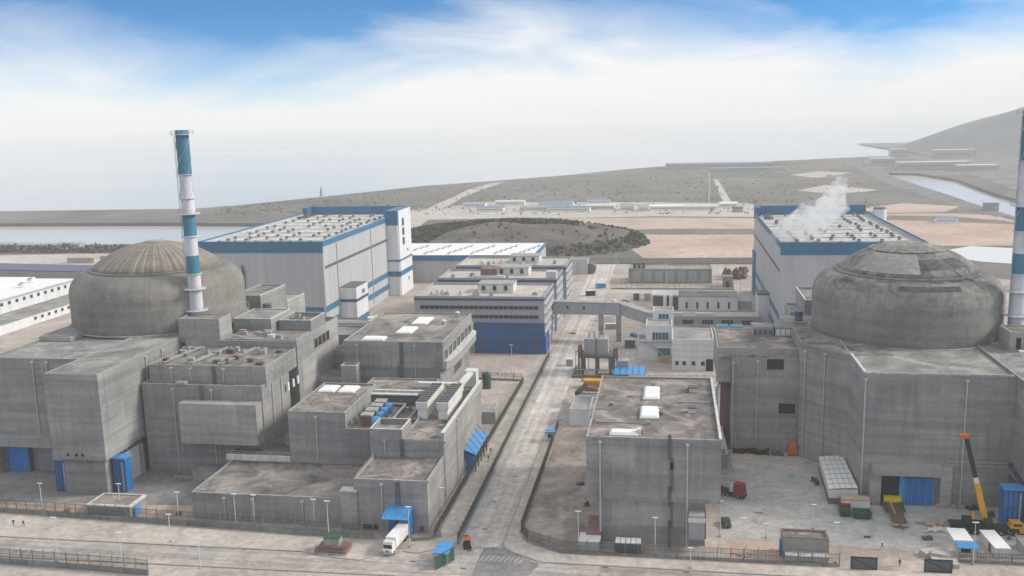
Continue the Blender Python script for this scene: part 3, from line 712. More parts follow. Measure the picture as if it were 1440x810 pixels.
b.bar((-75, 268.5, 21.3), (-62, 268.5, 21.3), 1.8, .9); b.bar((-62, 268.5, 21.3), (-61.5, 283, 21.3), 1.8, .9); b.box(-63.4, -59.8, 281, 285, 17, 22)
b.build('air_duct', 'offw', t)
rnd = random.Random(23)
for i in range(14):
    unit(t, rnd.uniform(-76, -70), rnd.uniform(238, 258), 16.7, rnd.uniform(.6, 1.6), rnd.uniform(.6, 1.4), rnd.uniform(.5, 1.4), rnd.choice(['grey', 'rim', 'dgrey', 'steel']), False)
MB().bar((-86.5, 257.4, 18.2), (-76, 257.4, 18.2), .5, .5).bar((-76, 257.4, 18.2), (-75.6, 240, 18.2), .5, .5).bar((-72, 240, 17.6), (-72, 262, 17.6), .35, .35).build('roof_pipe', 'steel', t)
for y in (232, 240, 274): unit(t, -61, y, 17.1, 1.2, 1.2, .9, 'grey', False)
for x, z1 in ((-112, 6), (-104.4, 6), (-91, 6)): drain(t, x, 212.7, .5, z1)
drain(t, -69.5, 211, 4, 12.2); drain(t, -95.5, 236.3, 8, 20.4, .2); drain(t, -73.5, 227.7, 14, 17.5)
drain(t, -57.4, 228.5, 1, 17.5); drain(t, -57.4, 243, 1, 18.5)
MB().box(-69.4, -68.4, 227.6, 228.1, 13.4, 18).build('expansion_joint', 'dgrey', t)
rail(t, [(-76.3, 212), (-76.3, 236)], 13.1, 1.0)
MB().box(-66, -64.9, 210.9, 211.2, 6.5, 13).build('expansion_joint', 'dgrey', t)
# blue sheet door and awning over the gate with stays
aw = MB(); aw.add([(-68.2, 205.6, 5.6), (-61.6, 205.6, 5.6), (-61.6, 211.2, 6.9), (-68.2, 211.2, 6.9), (-68.2, 205.6, 5.75), (-61.6, 205.6, 5.75), (-61.6, 211.2, 7.05), (-68.2, 211.2, 7.05)], [(3,2,1,0),(4,5,6,7),(0,1,5,4),(1,2,6,5),(2,3,7,6),(3,0,4,7)])
aw = aw.build('awning', 'bluel', t)
for x in (-67.5, -64.9, -62.2): MB().tube((x, 206.5, 5.8), (x, 211, 10), .09, n=5).build('awning_stay', 'dgrey', aw)
MB().box(-68, -66.3, 210.8, 211.25, 0, 5.6).build('blue_door', 'blued', t); MB().box(-63, -61.8, 208, 211.2, 0, 5.6).build('blue_side_panel', 'blued', t)
MB().box(-66.3, -63, 211.0, 211.3, 0, 5.4).build('gateway', 'dark', t)
MB().box(-75, -71, 210.9, 211.4, .6, 1.6).build('wall_louvre', 'dark', t); MB().box(-60.2, -59.2, 210.9, 211.4, .5, 1.8).build('wall_louvre', 'rust', t)
# awning along the road side
aw = MB(); aw.add([(-57.7, 252, 6.6), (-54.4, 252, 5.2), (-54.4, 270, 5.2), (-57.7, 270, 6.6), (-57.7, 252, 6.75), (-54.4, 252, 5.35), (-54.4, 270, 5.35), (-57.7, 270, 6.75)], [(3,2,1,0),(4,5,6,7),(0,1,5,4),(1,2,6,5),(2,3,7,6),(3,0,4,7)])
aw = aw.build('awning', 'bluel', t)
for i in range(5): MB().tube((-54.7, 252.6+i*4.2, 5.5), (-57.5, 252.6+i*4.2, 8.6), .1, n=5).build('awning_stay', 'dgrey', aw)
MB().box(-57.5, -55.4, 252.4, 253, 0, 5.2).build('blue_door', 'blued', t)
for i in range(5): MB().box(-54.9, -54.6, 252.6+i*4.2, 253+i*4.2, 0, 5.2).build('awning_post', 'dgrey', aw)
for i in range(3): MB().box(-57.6, -57.3, 255+i*5, 257.5+i*5, 0, 4).build('side_door', 'dark', t)

# ------------------------------------------------------------------ upper waste building (white skylights, curved balcony)
t = thing('waste_building', 'grey concrete building with three white skylights and a curved side balcony', 'building', (-88, 305, 0))
block(t, -104.2, -71.2, 285, 330, 21.5, 30.2, rm='roof', par=.35)
block(t, -104.2, -72.4, 285.3, 329.7, 0, 21.5, rm='roof', par=.35, name='lower_wall')
b = MB(); pts = [(-72.5, 285.2)]
for i in range(13):
    a = i/12; pts.append((-70.2+2.2*math.sin(math.pi*min(1, a*1.02))**.6 if 0 < i < 12 else -72.4, 286+a*44))
pts = [(-72.6, 285.4), (-70.4, 286.2), (-69.4, 290), (-68.9, 298), (-68.8, 310), (-68.9, 320), (-69.0, 326.5), (-69.6, 329.4), (-71, 331.0), (-72.6, 331.2)]
b.prism(pts, 21.0, 23.6); b.build('balcony', 'conc2', t)
MB().prism([(q[0]+.12, q[1]) for q in pts], 23.55, 23.8).build('balcony_coping', 'rimw', t)
for i in range(7): window(t, 'x', -71.15, 287.4+i*6.1, 290.8+i*6.1, 23.9, 26.8, 1, 'rim', 'glass', 1)
for i in range(3): window(t, 'x', -72.35, 305+i*4, 307.5+i*4, 14.5, 17, 1, 'rim')
hatch(t, -98.5, -91.2, 286.4, 290.8, 29.8, .9); hatch(t, -90.2, -84.8, 297, 306, 29.8, .8); hatch(t, -88.6, -83.2, 311, 321.5, 29.8, .8)
for (x, y) in ((-75.5, 326), (-77.2, 312)):
    o = MB().cyl(x, y, 29.8, 31.2, .7, n=12).build('roof_vent', 'grey', t); MB().cyl(x, y, 31.2, 31.7, 1.0, .5, n=12).build('vent_cap', 'offw', o)
MB().box(-85.4, -84.2, 284.7, 285.1, 22.5, 30).build('expansion_joint', 'dgrey', t)
MB().box(-86, -84.6, 284.6, 285, 17, 22.5).build('expansion_joint', 'dgrey', t)
for x in (-99.6, -80.4): drain(t, x, 284.8, 18, 28.8)
block(t, -124, -104.4, 282, 292, 0, 18.6, 'conc2', 'roofg', par=.5)
block(t, -103.8, -98.6, 280.4, 284.6, 14, 23.2, 'conc2', 'roofg', par=.5, rim='rimw', name='shaft')
block(t, -113.4, -104.6, 300, 336, 0, 23, 'conc2', 'roof', par=.5)
block(t, -132, -104.6, 336.3, 352, 0, 20, 'conc2', 'roofg', par=.5)
block(t, -113.2, -106, 338, 350, 19, 25, 'conc2', 'roofg', par=.5, rim='rimw')
for y in (303, 308): window(t, 'x', -104.52, y, y+1.6, 15.5, 17.8, 1, 'rim')
MB().bar((-104.6, 300, 26), (-98, 345, 26), 1.6, 1.2).bar((-118, 352, 22), (-86, 360, 22), 4, 3).build('cable_bridge', 'offw', t)

# ------------------------------------------------------------------ right reactor's fuel building
t = thing('fuel_building', 'tall grey concrete fuel building below the patched dome with an open doorway', 'building', (66, 250, 0))
_k[0] = 3
block(t, 48.6, 84.6, 242.2, 290, 0, 34.2, rm='roofg', par=.4)
block(t, 84.4, 110, 228, 292, 0, 34.5, rm='roofg', par=.4)
b = MB().prism([(37.4, 275), (48.64, 262), (60, 262), (60, 300), (37.4, 300)], 0, 34.0); b.build('splayed_wall', 'conc', t)
MB().prism([(37.9, 275.2), (48.8, 262.6), (60, 262.6), (60, 299), (37.9, 299)], 34.0, 34.12).build('splayed_roof', 'roof', t)
MB().box(51, 67.6, 238.8, 242.3, 8.6, 10.6).box(50.6, 53.4, 240.2, 242.4, 0, 8.6).box(67.8, 70.6, 241, 242.4, 0, 10.4).build('canopy', 'conc2', t)
MB().box(53.4, 58.2, 242.0, 242.35, 0, 8).build('open_doorway', 'dark', t)
d = MB().box(59.3, 66.2, 241.2, 241.8, .2, 7.4).build('sliding_door', 'blued', t)
b = MB()
for i in range(5): b.box(59.3+i*1.7, 59.5+i*1.7, 241.05, 241.22, .2, 7.4)
b.box(58.1, 59.3, 241.3, 242.3, 0, 7.8); b.build('door_rib', 'bluel', d)
drain(t, 48.9, 241.9, .5, 32.6, .2); drain(t, 73, 241.9, .5, 32.8, .2); drain(t, 38.4, 273.2, 1, 32); drain(t, 43, 268.1, 2, 32.5)
MB().box(49.2, 84, 242.0, 242.25, 10.6, 10.9).box(69.6, 84.4, 242.0, 242.25, 11.6, 12.0).build('string_course', 'conc2', t)
tall_door(t, 79.2, 83.6, 230, 232.8, 9.6)
b = MB()
for i in range(6): b.obox((84.1, 233+i*1.6, 9.8+i*.3), 1.0, 1.2, .9)
b.build('door_track', 'navy', t)
MB().box(84.0, 84.5, 228.5, 241.6, 0, 9).build('gate_recess', 'dgrey', t)
MB().box(49, 84, 242.3, 242.9, 34.2, 34.5).build('front_coping', 'rim', t)
MB().box(48.7, 49.3, 243, 262, 34.2, 34.5).build('side_coping', 'rimw', t)
block(t, 91, 103, 268, 277, 33.6, 39.6, 'conc2', par=.3, name='stack_base')
MB().box(95.4, 97.2, 267.7, 268, 34.2, 36.8).build('blue_hatch', 'bluel', t)
MB().box(92.6, 93.7, 267.7, 268, 35, 38).build('doorway', 'dark', t)
for i in range(3): unit(t, 93+i*3, 264, 33.8, 1.6, 1.4, 1.5, 'offw', False)

t = thing('safeguard_building', 'grey concrete block with two dark openings between the centre block and patched dome', 'building', (28, 290, 0))
block(t, 18.2, 37.8, 278, 305, 0, 28.6, rm='roofp', par=.3)
block(t, 14.2, 38.4, 279.4, 306, 20.6, 31.2, rm='roofp', par=.3)
block(t, 15, 18.6, 284, 304, 0, 20.8, 'conc2', name='recessed_wall')
MB().box(15.3, 18.1, 282.9, 284.1, 3, 20.4).build('recess', 'brick', t)
MB().box(14.5, 38.1, 278.2, 279.6, 28.6, 29.2).build('front_coping', 'roofp', t)
for x0, z0 in ((28.3, 25.2), (31.9, 11.8)): window(t, 'y', 277.97, x0, x0+4.8, z0, z0+3.2, -1, 'conc2', 'dark')
drain(t, 25.6, 277.6, 3, 27.6); drain(t, 18.6, 277.6, 1, 27)
for x0 in (25.6, 32.4):
    o = MB().box(x0, x0+6.2, 296, 303, 31, 33.6).build('plant_room', 'grey', t)
    MB().box(x0-.1, x0+6.3, 295.9, 303.1, 33.6, 33.85).build('plant_roof', 'roofg', o)
    b = MB()
    for i in range(4): b.box(x0+.3+i*1.5, x0+1.4+i*1.5, 295.8, 296.02, 31.4, 33.2)
    b.build('louvre', 'dgrey' if x0 < 30 else 'offw', o)
rail(t, [(15, 281), (15, 304), (37, 304)], 31, 1.0)
block(t, 44.4, 58, 320, 344, 0, 38, 'conc2', 'roof', par=.6, rim='rimw')
block(t, 40.4, 44.6, 326, 342, 0, 32.6, 'conc2', 'roofg', par=.6, rim='rim')
MB().cyl(41, 309, 30, 36.4, 1.3, n=12).build('exhaust_pipe', 'navy', t); rail(t, [(38, 307), (44, 307), (44, 313)], 33.5, 1.4)
MB().box(36, 46, 305.5, 316, 28, 33.4).build('link_block', 'conc', t)

# ------------------------------------------------------------------ centre block right of the road
t = thing('diesel_building', 'squarish grey concrete block right of the road with white roof skylights', 'building', (-4, 235, 0))
block(t, -19.0, 11.8, 210.2, 262.5, 11.2, 26.6, 'conc', 'roofp', par=.5)
block(t, -16.4, 8.4, 211.6, 262, 0, 11.2, 'conc', 'roofp', par=.5, name='lower_wall')
hatch(t, -13.6, -7.2, 211.4, 214.6, 26.2, 1.1); hatch(t, -7.0, -2.6, 225, 233.6, 26.2, .9); hatch(t, -6.6, -2.6, 241, 251.5, 26.2, .9)
rnd = random.Random(29)
for i in range(9):
    unit(t, rnd.uniform(-17, 10), rnd.uniform(214, 258), 26.1, rnd.uniform(.5, 1.3), rnd.uniform(.5, 1.1), rnd.uniform(.3, .8), rnd.choice(['grey', 'rim', 'dgrey', 'steel']), False)
MB().bar((-17.5, 222, 26.3), (-8, 222, 26.3), .25, .25).build('roof_pipe', 'steel', t); MB().bar((2, 240, 26.3), (10.5, 240, 26.3), .25, .25).build('roof_pipe', 'steel', t)
for (x, y) in ((5.6, 232), (6.2, 250)):
    o = MB().box(x-.9, x+.9, y-.9, y+.9, 26.2, 27.4).build('roof_vent', 'offw', t); MB().box(x-1.2, x+1.2, y-1.2, y+1.2, 27.4, 27.7).build('vent_cap', 'dgrey', o)
MB().box(-7.4, -6.4, 212, 213.4, 26.2, 28).build('roof_vent', 'offw', t)
drain(t, -15.8, 209.8, .5, 25.3, .19); drain(t, 4.2, 209.8, .5, 25.2, .19)
b = MB()
for (x, z0, z1) in ((.2, 22, 27.6), (.7, 19.4, 21.9), (.7, 14, 21), (.2, 10, 15), (.7, 5, 11), (.2, .5, 6.5)): b.box(x-.35, x+.35, 209.8, 210.4, z0, z1)
b.build('expansion_joint', 'dgrey', t)
rail(t, [(11.4, 214), (11.4, 260)], 26.3, .9, 'rimw', 3)
MB().box(11.3, 11.95, 210.4, 262.4, 26.6, 26.85).build('side_coping', 'rimw', t)
o = MB().box(4.6, 8.2, 207.6, 211.7, 3.4, 9.2).build('stair_lobby', 'grey', t)
MB().box(4.4, 8.4, 207.4, 207.7, 7.6, 8.6).build('louvre', 'offw', o); MB().box(8.2, 8.5, 208, 211.4, 3.4, 9.2).build('lobby_door', 'navy', o)
MB().box(-19.2, -15.6, 209, 219, 0, 3.2).build('outhouse', 'brick', t)
MB().prism([(12, 262), (16, 262), (16, 300), (12, 300)], 0, 6).build('retaining_wall', 'rim', t)
MB().bar((12.6, 262, 24), (14.5, 282, 20), .6, .6).bar((13.6, 262, 8), (15, 282, 21), .6, .5).build('pipe_run', 'rimw', t)
block(t, 11.8, 16.5, 262, 276, 0, 4.5, 'conc2', 'brick', par=1.0, rim='rimw')

# ------------------------------------------------------------------ turbine halls
K['throof'] = paint('hall_roof_sheet', (.47, .46, .445), .7, .32, scale=.2, streak=False)
def turbine_hall(label, x0, x1, y0, y1, mirror):
    t = thing('turbine_hall', label, 'turbine hall', ((x0+x1)/2, (y0+y1)/2, 0))
    z = 45.2
    block(t, x0, x1, y0, y1, 0, 44.6, 'clad', 'throof', par=1.3, t=.6, rim='blue')
    b = MB(); q = .25
    b.box(x0-q, x1+q, y0-q, y0+.02, 39.8, z).box(x0-q, x0+.02, y0, y1, 42.6, z).box(x1-.02, x1+q, y0, y1, 42.6, z)
    b.build('blue_fascia', 'blue', t)
    b = MB().box(x0-q-.05, x1+q+.05, y1-1.2, y1+.3, 41, 48.4).box(x0-q-.06, x0+2.6, y1-9, y1-.8, 43.2, 48.2)
    b.build('back_parapet', 'blue', t)
    # roof ribs, ridge lines, vents in rows
    b = MB(); n = 9
    for i in range(1, n): y = y0+(y1-y0)*i/n; b.box(x0+2, x1-2, y-.35, y+.35, 43.25, 43.8)
    for i in range(1, 6): x = x0+(x1-x0)*i/6; b.box(x-.15, x+.15, y0+2, y1-3, 43.25, 43.55)
    b.build('roof_rib', 'offw', t)
    rnd = random.Random(5)
    for i in range(1, 7):
        for j in range(1, 17):
            if rnd.random() < .18: continue
            x = x0+(x1-x0)*(i-.2)/6.6+rnd.uniform(-1.2, 1.2); y = y0+(y1-y0)*(j-.3)/17
            o = MB().cyl(x, y, 43.3, 44.3, .8, n=10).build('roof_vent', 'grey', t)
            MB().cyl(x, y, 44.3, 44.9, 1.15, .6, n=10).build('vent_cowl', 'dgrey', o)
    b = MB()
    for i in range(5): b.box(x0+3+i*.2, x0+7.5, y1-26+i*4, y1-24+i*4, 43.3, 44.6)
    b.build('roof_cooler', 'dgrey', t)
    sx, sg = (x1, 1) if not mirror else (x0, -1)
    def side(zz0, zz1, ya, yb, m, nm, d=.12):
        lo, hi = sorted((sx-.03*sg, sx+d*sg)); MB().box(lo, hi, ya, yb, zz0, zz1).build(nm, m, t)
    side(31.8, 33.2, y0+2, y1-.6 if mirror else y1-40, 'dgrey', 'window_strip')
    side(11.2, 14.2, y0+.3, y1-.6, 'blue', 'blue_stripe'); side(4.2, 7.2, y0+.3, y1-.6, 'blue', 'blue_stripe')
    MB().box(x0+1, x1-1, y0-.14, y0+.03, 11.4, 13.8).build('blue_stripe', 'blue', t)
    return t
t = turbine_hall('grey turbine hall with blue roof edge and a white stair tower on its corner', -222.5, -160.2, 417.5, 560, False)
b = MB().box(-160.4, -153.6, 519.5, 545.5, 0, 41).build('stair_tower', 'cladw', t)
MB().box(-160.9, -153.4, 519.3, 545.7, 41, 49.2).build('tower_top', 'blue', t)
MB().box(-153.6, -153.0, 520.4, 545.6, 0, 49.0).build('tower_side', 'cladw', t)
for z in (29, 34.5, 40): window(t, 'x', -152.98, 527, 530.5, z, z+4, 1, 'grey')
for z in (7, 24): window(t, 'x', -152.98, 536, 537.5, z, z+1.5, 1, 'grey')
for z in (11.4, 20): MB().box(-160.6, -152.7, 519.2, 545.6, z, z+(2.8 if z < 15 else 1.0)).build('blue_stripe', 'blue', t)
for y in (436, 490): MB().tube((-159.9, y, 1), (-159.9, y, 42), .22, n=6).build('drainpipe', 'pipe', t)
MB().box(-201, -199.6, 416.8, 417.6, 22, 30).box(-200.7, -199.9, 416.5, 416.9, 30, 34).box(-201.4, -199.2, 416.4, 417, 30.6, 31.2).build('wall_duct', 'dgrey', t)
o = MB().box(-160.4, -151.6, 437, 455, 0, 19.6).build('stair_annex', 'cladw', t)
MB().box(-160.2, -151.8, 437.3, 454.7, 19.6, 19.9).build('annex_roof', 'dgrey', o); MB().box(-160.5, -151.4, 436.8, 455.2, 12.6, 14).build('blue_stripe', 'navy', o)
MB().box(-160.5, -151.4, 436.8, 455.2, 0, 4.6).build('blue_stripe', 'blue', o)
for y in (446, 448.2): window(t, 'x', -151.58, y, y+1.2, 15.6, 17.2, 1, 'grey')
t = turbine_hall('grey turbine hall with blue roof edge and steam drifting over its roof', 46.4, 105, 410.5, 541, True)
o = MB().cyl(112.0, 537, 0, 46.5, 3.4, n=28).build('silo', 'cladw', t); MB().cyl(112.0, 537, 46.5, 47.3, 3.5, 3.1, n=28).build('silo_top', 'dgrey', o)
o = MB().box(41, 49, 452, 461, 0, 14.6).build('stair_annex', 'cladw', t); MB().box(40.8, 49.2, 451.8, 461.2, 14.6, 15.3).build('annex_roof', 'dgrey', o)
MB().box(45.6, 46.3, 528, 541, 0, 24).build('blue_stripe', 'blue', t); MB().box(45.9, 46.3, 410, 416, 3, 9).build('blue_stripe', 'blue', t)

# ------------------------------------------------------------------ office block of three wings
t = thing('office_building', 'grey office block in three wings with a blue screened lower front', 'office building', (-81, 440, 0))
def wing(x0, x1, y0, y1, z1, first):
    block(t, x0, x1, y0, y1, 0, z1, 'cladt', 'sand', par=1.0, rim='rim', name='wing')
    band(t, x0, x1, y0, y1, z1-1.9, z1-.9, 'navy', .14, 'roof_stripe')
    for zz in ((z1-5.6, z1-9.6, z1-13.6) if first else (z1-5.6,)):
        f = MB(); f.box(x0+2.2, x1-2.2, y0-.25, y0+.02, zz+1.5, zz+1.8).box(x0+2.2, x1-2.2, y0-.25, y0+.02, zz-.3, zz).box(x0+2.2, x0+2.5, y0-.2, y0+.02, zz, zz+1.5).box(x1-2.5, x1-2.2, y0-.2, y0+.02, zz, zz+1.5)
        n = 24
        for i in range(1, n): x = x0+2.4+(x1-x0-4.8)*i/n; f.box(x-.08, x+.08, y0-.13, y0+.02, zz, zz+1.5)
        fo = f.build('window_band', 'rim', t)
        MB().box(x0+2.5, x1-2.5, y0-.06, y0+.02, zz, zz+1.5).build('pane', 'glass', fo)
    # side windows in every storey, framed, towards the road
    for k in range(5 if first else 6):
        zz = z1-5.4-k*4
        if zz < 1: continue
        f = MB(); g = MB(); n = max(3, int((y1-y0)/4.6))
        for i in range(n):
            ya = y0+1.4+(y1-y0-2.8)*i/n; yb = ya+(y1-y0-2.8)/n-1.0
            f.box(x1-.02, x1+.5, ya-.25, yb+.25, zz+1.7, zz+2.05).box(x1-.02, x1+.3, ya-.25, ya, zz, zz+1.7)
            g.box(x1-.02, x1+.06, ya, yb, zz, zz+1.7)
        fo = f.build('window_row', 'rimw', t); g.build('pane', 'glass', fo)
wing(-109.4, -52.6, 390.6, 424, 24.8, True)
wing(-110.2, -52.8, 436.4, 463, 24.9, False)
wing(-109.8, -52.4, 475, 506, 24.9, False)
block(t, -96, -53.4, 423, 437, 0, 22.6, 'cladt', 'roofg', par=.5, name='link'); block(t, -96, -53.5, 462, 476, 0, 22.4, 'cladt', 'roofg', par=.5, name='link')
MB().box(-53.8, -52.95, 425, 436, 0, 23).build('stair_glazing', 'navy', t)
MB().box(-53.9, -52.96, 464, 474.6, 0, 23).build('stair_glazing', 'navy', t)
sc = MB().box(-83, -52.4, 389.6, 390.55, 0, 13.4).build('blue_screen', 'bluen', t)
MB().box(-52.5, -52.0, 389.6, 402, 0, 7.5).build('screen_return', 'bluen', sc)
for i in range(4):
    for j in range(3): MB().box(-81+i*7.6, -77.4+i*7.6, 389.5, 389.62, 2.4+j*3.8, 4.0+j*3.8).build('screen_opening', 'navy', sc)
MB().box(-83.2, -52.2, 389.2, 389.7, .0, .5).box(-83.2, -52.2, 389.3, 389.65, 4.6, 4.9).build('screen_rail', 'navy', sc)
MB().box(-95, -83.2, 388.8, 390.5, 9.4, 13.6).build('entrance_panel', 'offw', t)
rnd = random.Random(11)
for wy in (392, 438, 477):
    o = MB().box(-84, -68, wy+12, wy+22, 23.9, 27.6).build('roof_plant_room', 'offw', t)
    MB().box(-84.2, -67.8, wy+11.8, wy+22.2, 27.6, 27.9).build('plant_roof', 'rim', o)
    for i in range(3): window(t, 'y', wy+11.98, -82+i*5, -80.6+i*5, 25, 27, -1, 'grey')
    for i in range(9):
        unit(t, -106+rnd.uniform(0, 50), wy+rnd.uniform(3, 10), 23.85, rnd.uniform(1.4, 3), rnd.uniform(1.2, 2), rnd.uniform(.9, 1.9), rnd.choice(['grey', 'offw', 'steel', 'offw']))
o = MB().box(-90, -82, 441, 449, 23.9, 28.6).build('roof_tank_house', 'brick', t); MB().box(-94, -78, 439.5, 441.5, 24, 25.4).build('roof_pipe_rack', 'offw', o)
MB().box(-57.6, -52.9, 437, 441, 24.9, 28).build('stair_head', 'rimw', t)
block(t, -160, -109.8, 384, 392, 0, 14, 'cladt', 'roofg', par=.4, name='link')
window(t, 'y', 383.9, -158, -112, 9.6, 12, -1, 'rim', 'glass', 16)

# ------------------------------------------------------------------ warehouse, far-left hall
t = thing('warehouse', 'long low grey warehouse with white roof and blue eaves behind the offices', 'warehouse', (-120, 600, 0))
block(t, -178, -82.4, 566, 626, 0, 16.6, 'clad', 'white', par=.25, rim='blue')
MB().box(-178.2, -82.0, 565.6, 566.02, 13.4, 16.9).box(-82.45, -82.0, 565.8, 626, 14.6, 16.9).build('blue_fascia', 'blue', t)
for i in range(6):
    b = MB()
    for j in range(5): b.box(-168+i*15+j*1.9, -167+i*15+j*1.9, 574+j*8, 582+j*8, 16.3, 17.1)
    b.build('roof_light', 'grey', t)
t = thing('workshop_hall', 'long white hall with small windows left of the ribbed dome', 'hall', (-360, 470, 0))
block(t, -400, -348, 380, 505, 0, 12, 'cladw', 'white', par=.3, rim='rimw')
block(t, -348.2, -326, 378, 502, 0, 4.6, 'cladw', 'roofg', par=.3, rim='rimw', name='lean_to')
MB().prism([(-399, 381), (-374, 381), (-374, 503), (-399, 503)], 11.8, 13.0).build('roof_ridge', 'white', t)
for i in range(20):
    y = 384+i*6; window(t, 'x', -347.98, y, y+2.0, 8.4, 9.9, 1, 'grey')
for i in range(12): y = 434+i*5.6; window(t, 'x', -325.98, y, y+1.8, 2.4, 3.8, 1, 'grey')
for i in range(7): unit(t, -372+((i*7) % 13), 396+i*16, 12.8, 3, 3, 1.2, 'offw')
MB().box(-348.1, -347.7, 380, 505, 10.9, 11.6).build('gutter', 'steel', t)

# ------------------------------------------------------------------ covered bridge between the offices and the stair house
t = thing('covered_bridge', 'grey enclosed footbridge from the offices across the road on tall piers', 'bridge', (-20, 418, 0))
b = MB(); b.bar((-52, 420, 14.4), (-21.5, 416, 14.8), 4.6, 5.4); b.build('gallery', 'cladt', t)
b = MB(); b.bar((-21.8, 417, 14.9), (-1.5, 402, 11.4), 4.4, 4.9); b.build('sloping_gallery', 'cladt', t)
MB().bar((-52, 420, 17.3), (-21.5, 416, 17.7), 5.2, .35).bar((-21.8, 417, 17.5), (-1.5, 402, 14.0), 5.0, .35).build('bridge_roof', 'rim', t)
for x, y in ((-45.5, 416.9), (-38, 415.9), (-19, 412.6)): MB().box(x-.5, x+.5, y-.25, y+.3, 14.4, 15.7).build('window', 'glass', t)
for (x, y) in ((-30.4, 416.4), (-22.4, 415)):
    MB().box(x-1.1, x+1.1, y-1.1, y+1.1, 0, 12.4).build('pier', 'conc2', t)

# ------------------------------------------------------------------ transformer frame under the bridge
t = thing('oil_tank_stand', 'two grey tanks with red pipework on a dark steel frame under the footbridge', 'tank', (-26.5, 362, 0))
for (x, y) in ((-33.5, 358), (-28, 358), (-22.6, 358), (-33.5, 366), (-28, 366), (-22.6, 366)): MB().box(x-.5, x+.5, y-.5, y+.5, 0, 7).build('leg', 'dgrey', t)
MB().box(-34.4, -21.6, 357.2, 366.8, 7, 8).build('deck', 'dgrey', t)
for x in (-30.6, -25.8): MB().box(x-2.2, x+2.2, 358.4, 365, 8, 14.4).box(x-2.3, x+2.3, 358.3, 365.1, 11, 11.3).build('tank', 'grey', t)
b = MB()
for x in (-31, -29, -27, -25.4): b.tube((x, 361, 14.4), (x, 361, 17), .35, n=8)
b.build('bushing', 'steel', t)
for xa, xb, z in ((-35, -33.9, 9.8), (-21.2, -20, 8.8)):
    MB().tube((xa, 359, .2), (xa, 359, 11), .4, n=8).tube((xb, 359, .2), (xb, 359, 11), .4, n=8).bar((xa-.2, 359, z), (xb+.2, 359, z), 1.2, 4).build('red_pipework', 'brick', t)
rail(t, [(-34.4, 357.2), (-21.6, 357.2)], 8, 1.2, 'dgrey')
for x, y, h in ((-36.5, 362, 9), (-35.6, 366, 11), (-19, 366, 10), (-18.4, 360, 7), (-32, 368, 13), (-24, 368.5, 13)): MB().tube((x, y, 0), (x, y, h), .18, n=6).build('steel_post', 'steel', t)
MB().bar((-36.5, 362, 8.4), (-32, 368, 8.4), .3, .3).bar((-24, 368.5, 10), (-18.6, 361, 6.8), .3, .3).bar((-36, 357, 2.5), (-19, 357, 2.5), .25, .25).build('pipe_run', 'steel', t)
MB().box(-37.4, -20.2, 353.4, 354.6, 0, 1.0).box(-37.4, -36.4, 354.6, 368, 0, 1.0).build('bund_wall', 'dgrey', t)
MB().box(-20.2, -15.6, 358, 363, 0, 6).build('pump_box', 'grey', t)

# ------------------------------------------------------------------ stair house and panel house beside the bridge end
t = thing('stair_house', 'white stair house with blue windows at the end of the footbridge', 'building', (-5, 390, 0))
block(t, -9.6, 1, 383, 398, 0, 14.6, 'cladw', 'roofg', par=.5, rim='rimw'); block(t, -13, -9.4, 384, 394, 0, 8.4, 'cladw', 'roofg', par=.5, rim='rimw')
window(t, 'y', 382.97, -7, -.4, 8.6, 11.8, -1, 'white', 'glassb', 4); window(t, 'y', 382.97, -4.6, .2, 1.4, 5.2, -1, 'white', 'glassb', 3)
block(t, -7, 1.6, 396, 406, 0, 18, 'cladw', 'roofg', par=.4, rim='rimw'); window(t, 'y', 395.97, -4.6, -.4, 14.6, 16.8, -1, 'white', 'glassb', 2)
MB().bar((-9.4, 381.8, 8.4), (-2.4, 381.8, 2.4), 1.2, .5).bar((-12, 381.8, 8.2), (-9.2, 381.8, 8.2), 1.4, .4).build('outside_stair', 'steel', t)
MB().box(-4, 1.4, 379, 383, 0, 2.2).build('porch', 'wood', t)
MB().box(-12.6, 1.2, 382.4, 383.1, 7.4, 8.0).build('blue_stripe', 'steel', t)
t = thing('panel_house', 'white panelled house with a row of small dark windows and open door', 'building', (9, 372, 0))
block(t, 1, 17.2, 367.5, 388, 0, 12.6, 'cladw', 'roofg', par=.4, rim='rimw')
for x in (2.2, 5, 8.6, 12.2): window(t, 'y', 367.47, x, x+1.5, 2.2, 3.9, -1, 'white')
MB().box(14.2, 16.9, 367.2, 367.5, 0, 4.8).build('doorway', 'dark', t)
for z in (5.6, 8, 10.4): MB().box(1, 17.2, 367.38, 367.5, z, z+.1).build('panel_joint', 'steel', t)
block(t, 1, 17.6, 388.5, 404, 0, 10.6, 'conc2', 'roof', par=.5)
block(t, 18, 46, 388, 404, 0, 10.5, 'conc2', 'roofg', par=.5)
for i in range(2): o = MB().box(19+i*6, 24+i*6, 392, 397, 10, 12.6).build('green_cooler', 'teal', t)

# ------------------------------------------------------------------ plant sheds in the gap behind the bridge
t = thing('switch_house', 'low white shed with grey roof beyond the footbridge end', 'shed', (18, 480, 0))
block(t, 4.4, 33.4, 474, 492, 0, 9.2, 'cladw', 'roofg', par=.6, rim='dgrey')
for i in range(5): window(t, 'y', 473.97, 8+i*5.2, 8.8+i*5.2, 3.4, 6.6, -1, 'grey')
b = MB().box(-8.4, 4.3, 478, 490, 0, 8.8); b.build('open_bay', 'dgrey', t); MB().box(-8.8, 4.6, 477.4, 490.6, 8.8, 9.6).build('bay_roof', 'offw', t)
for x in (-2.4, .6): MB().cyl(x, 476, 0, 9.6, .9, n=14).build('white_tank', 'white', t)
MB().box(33.6, 40.6, 476, 490, 0, 6.8).build('side_bay', 'grey', t)
t = thing('pipe_gallery', 'long low pale roofed gallery running to the right-hand turbine hall', 'gallery', (16, 448, 0))
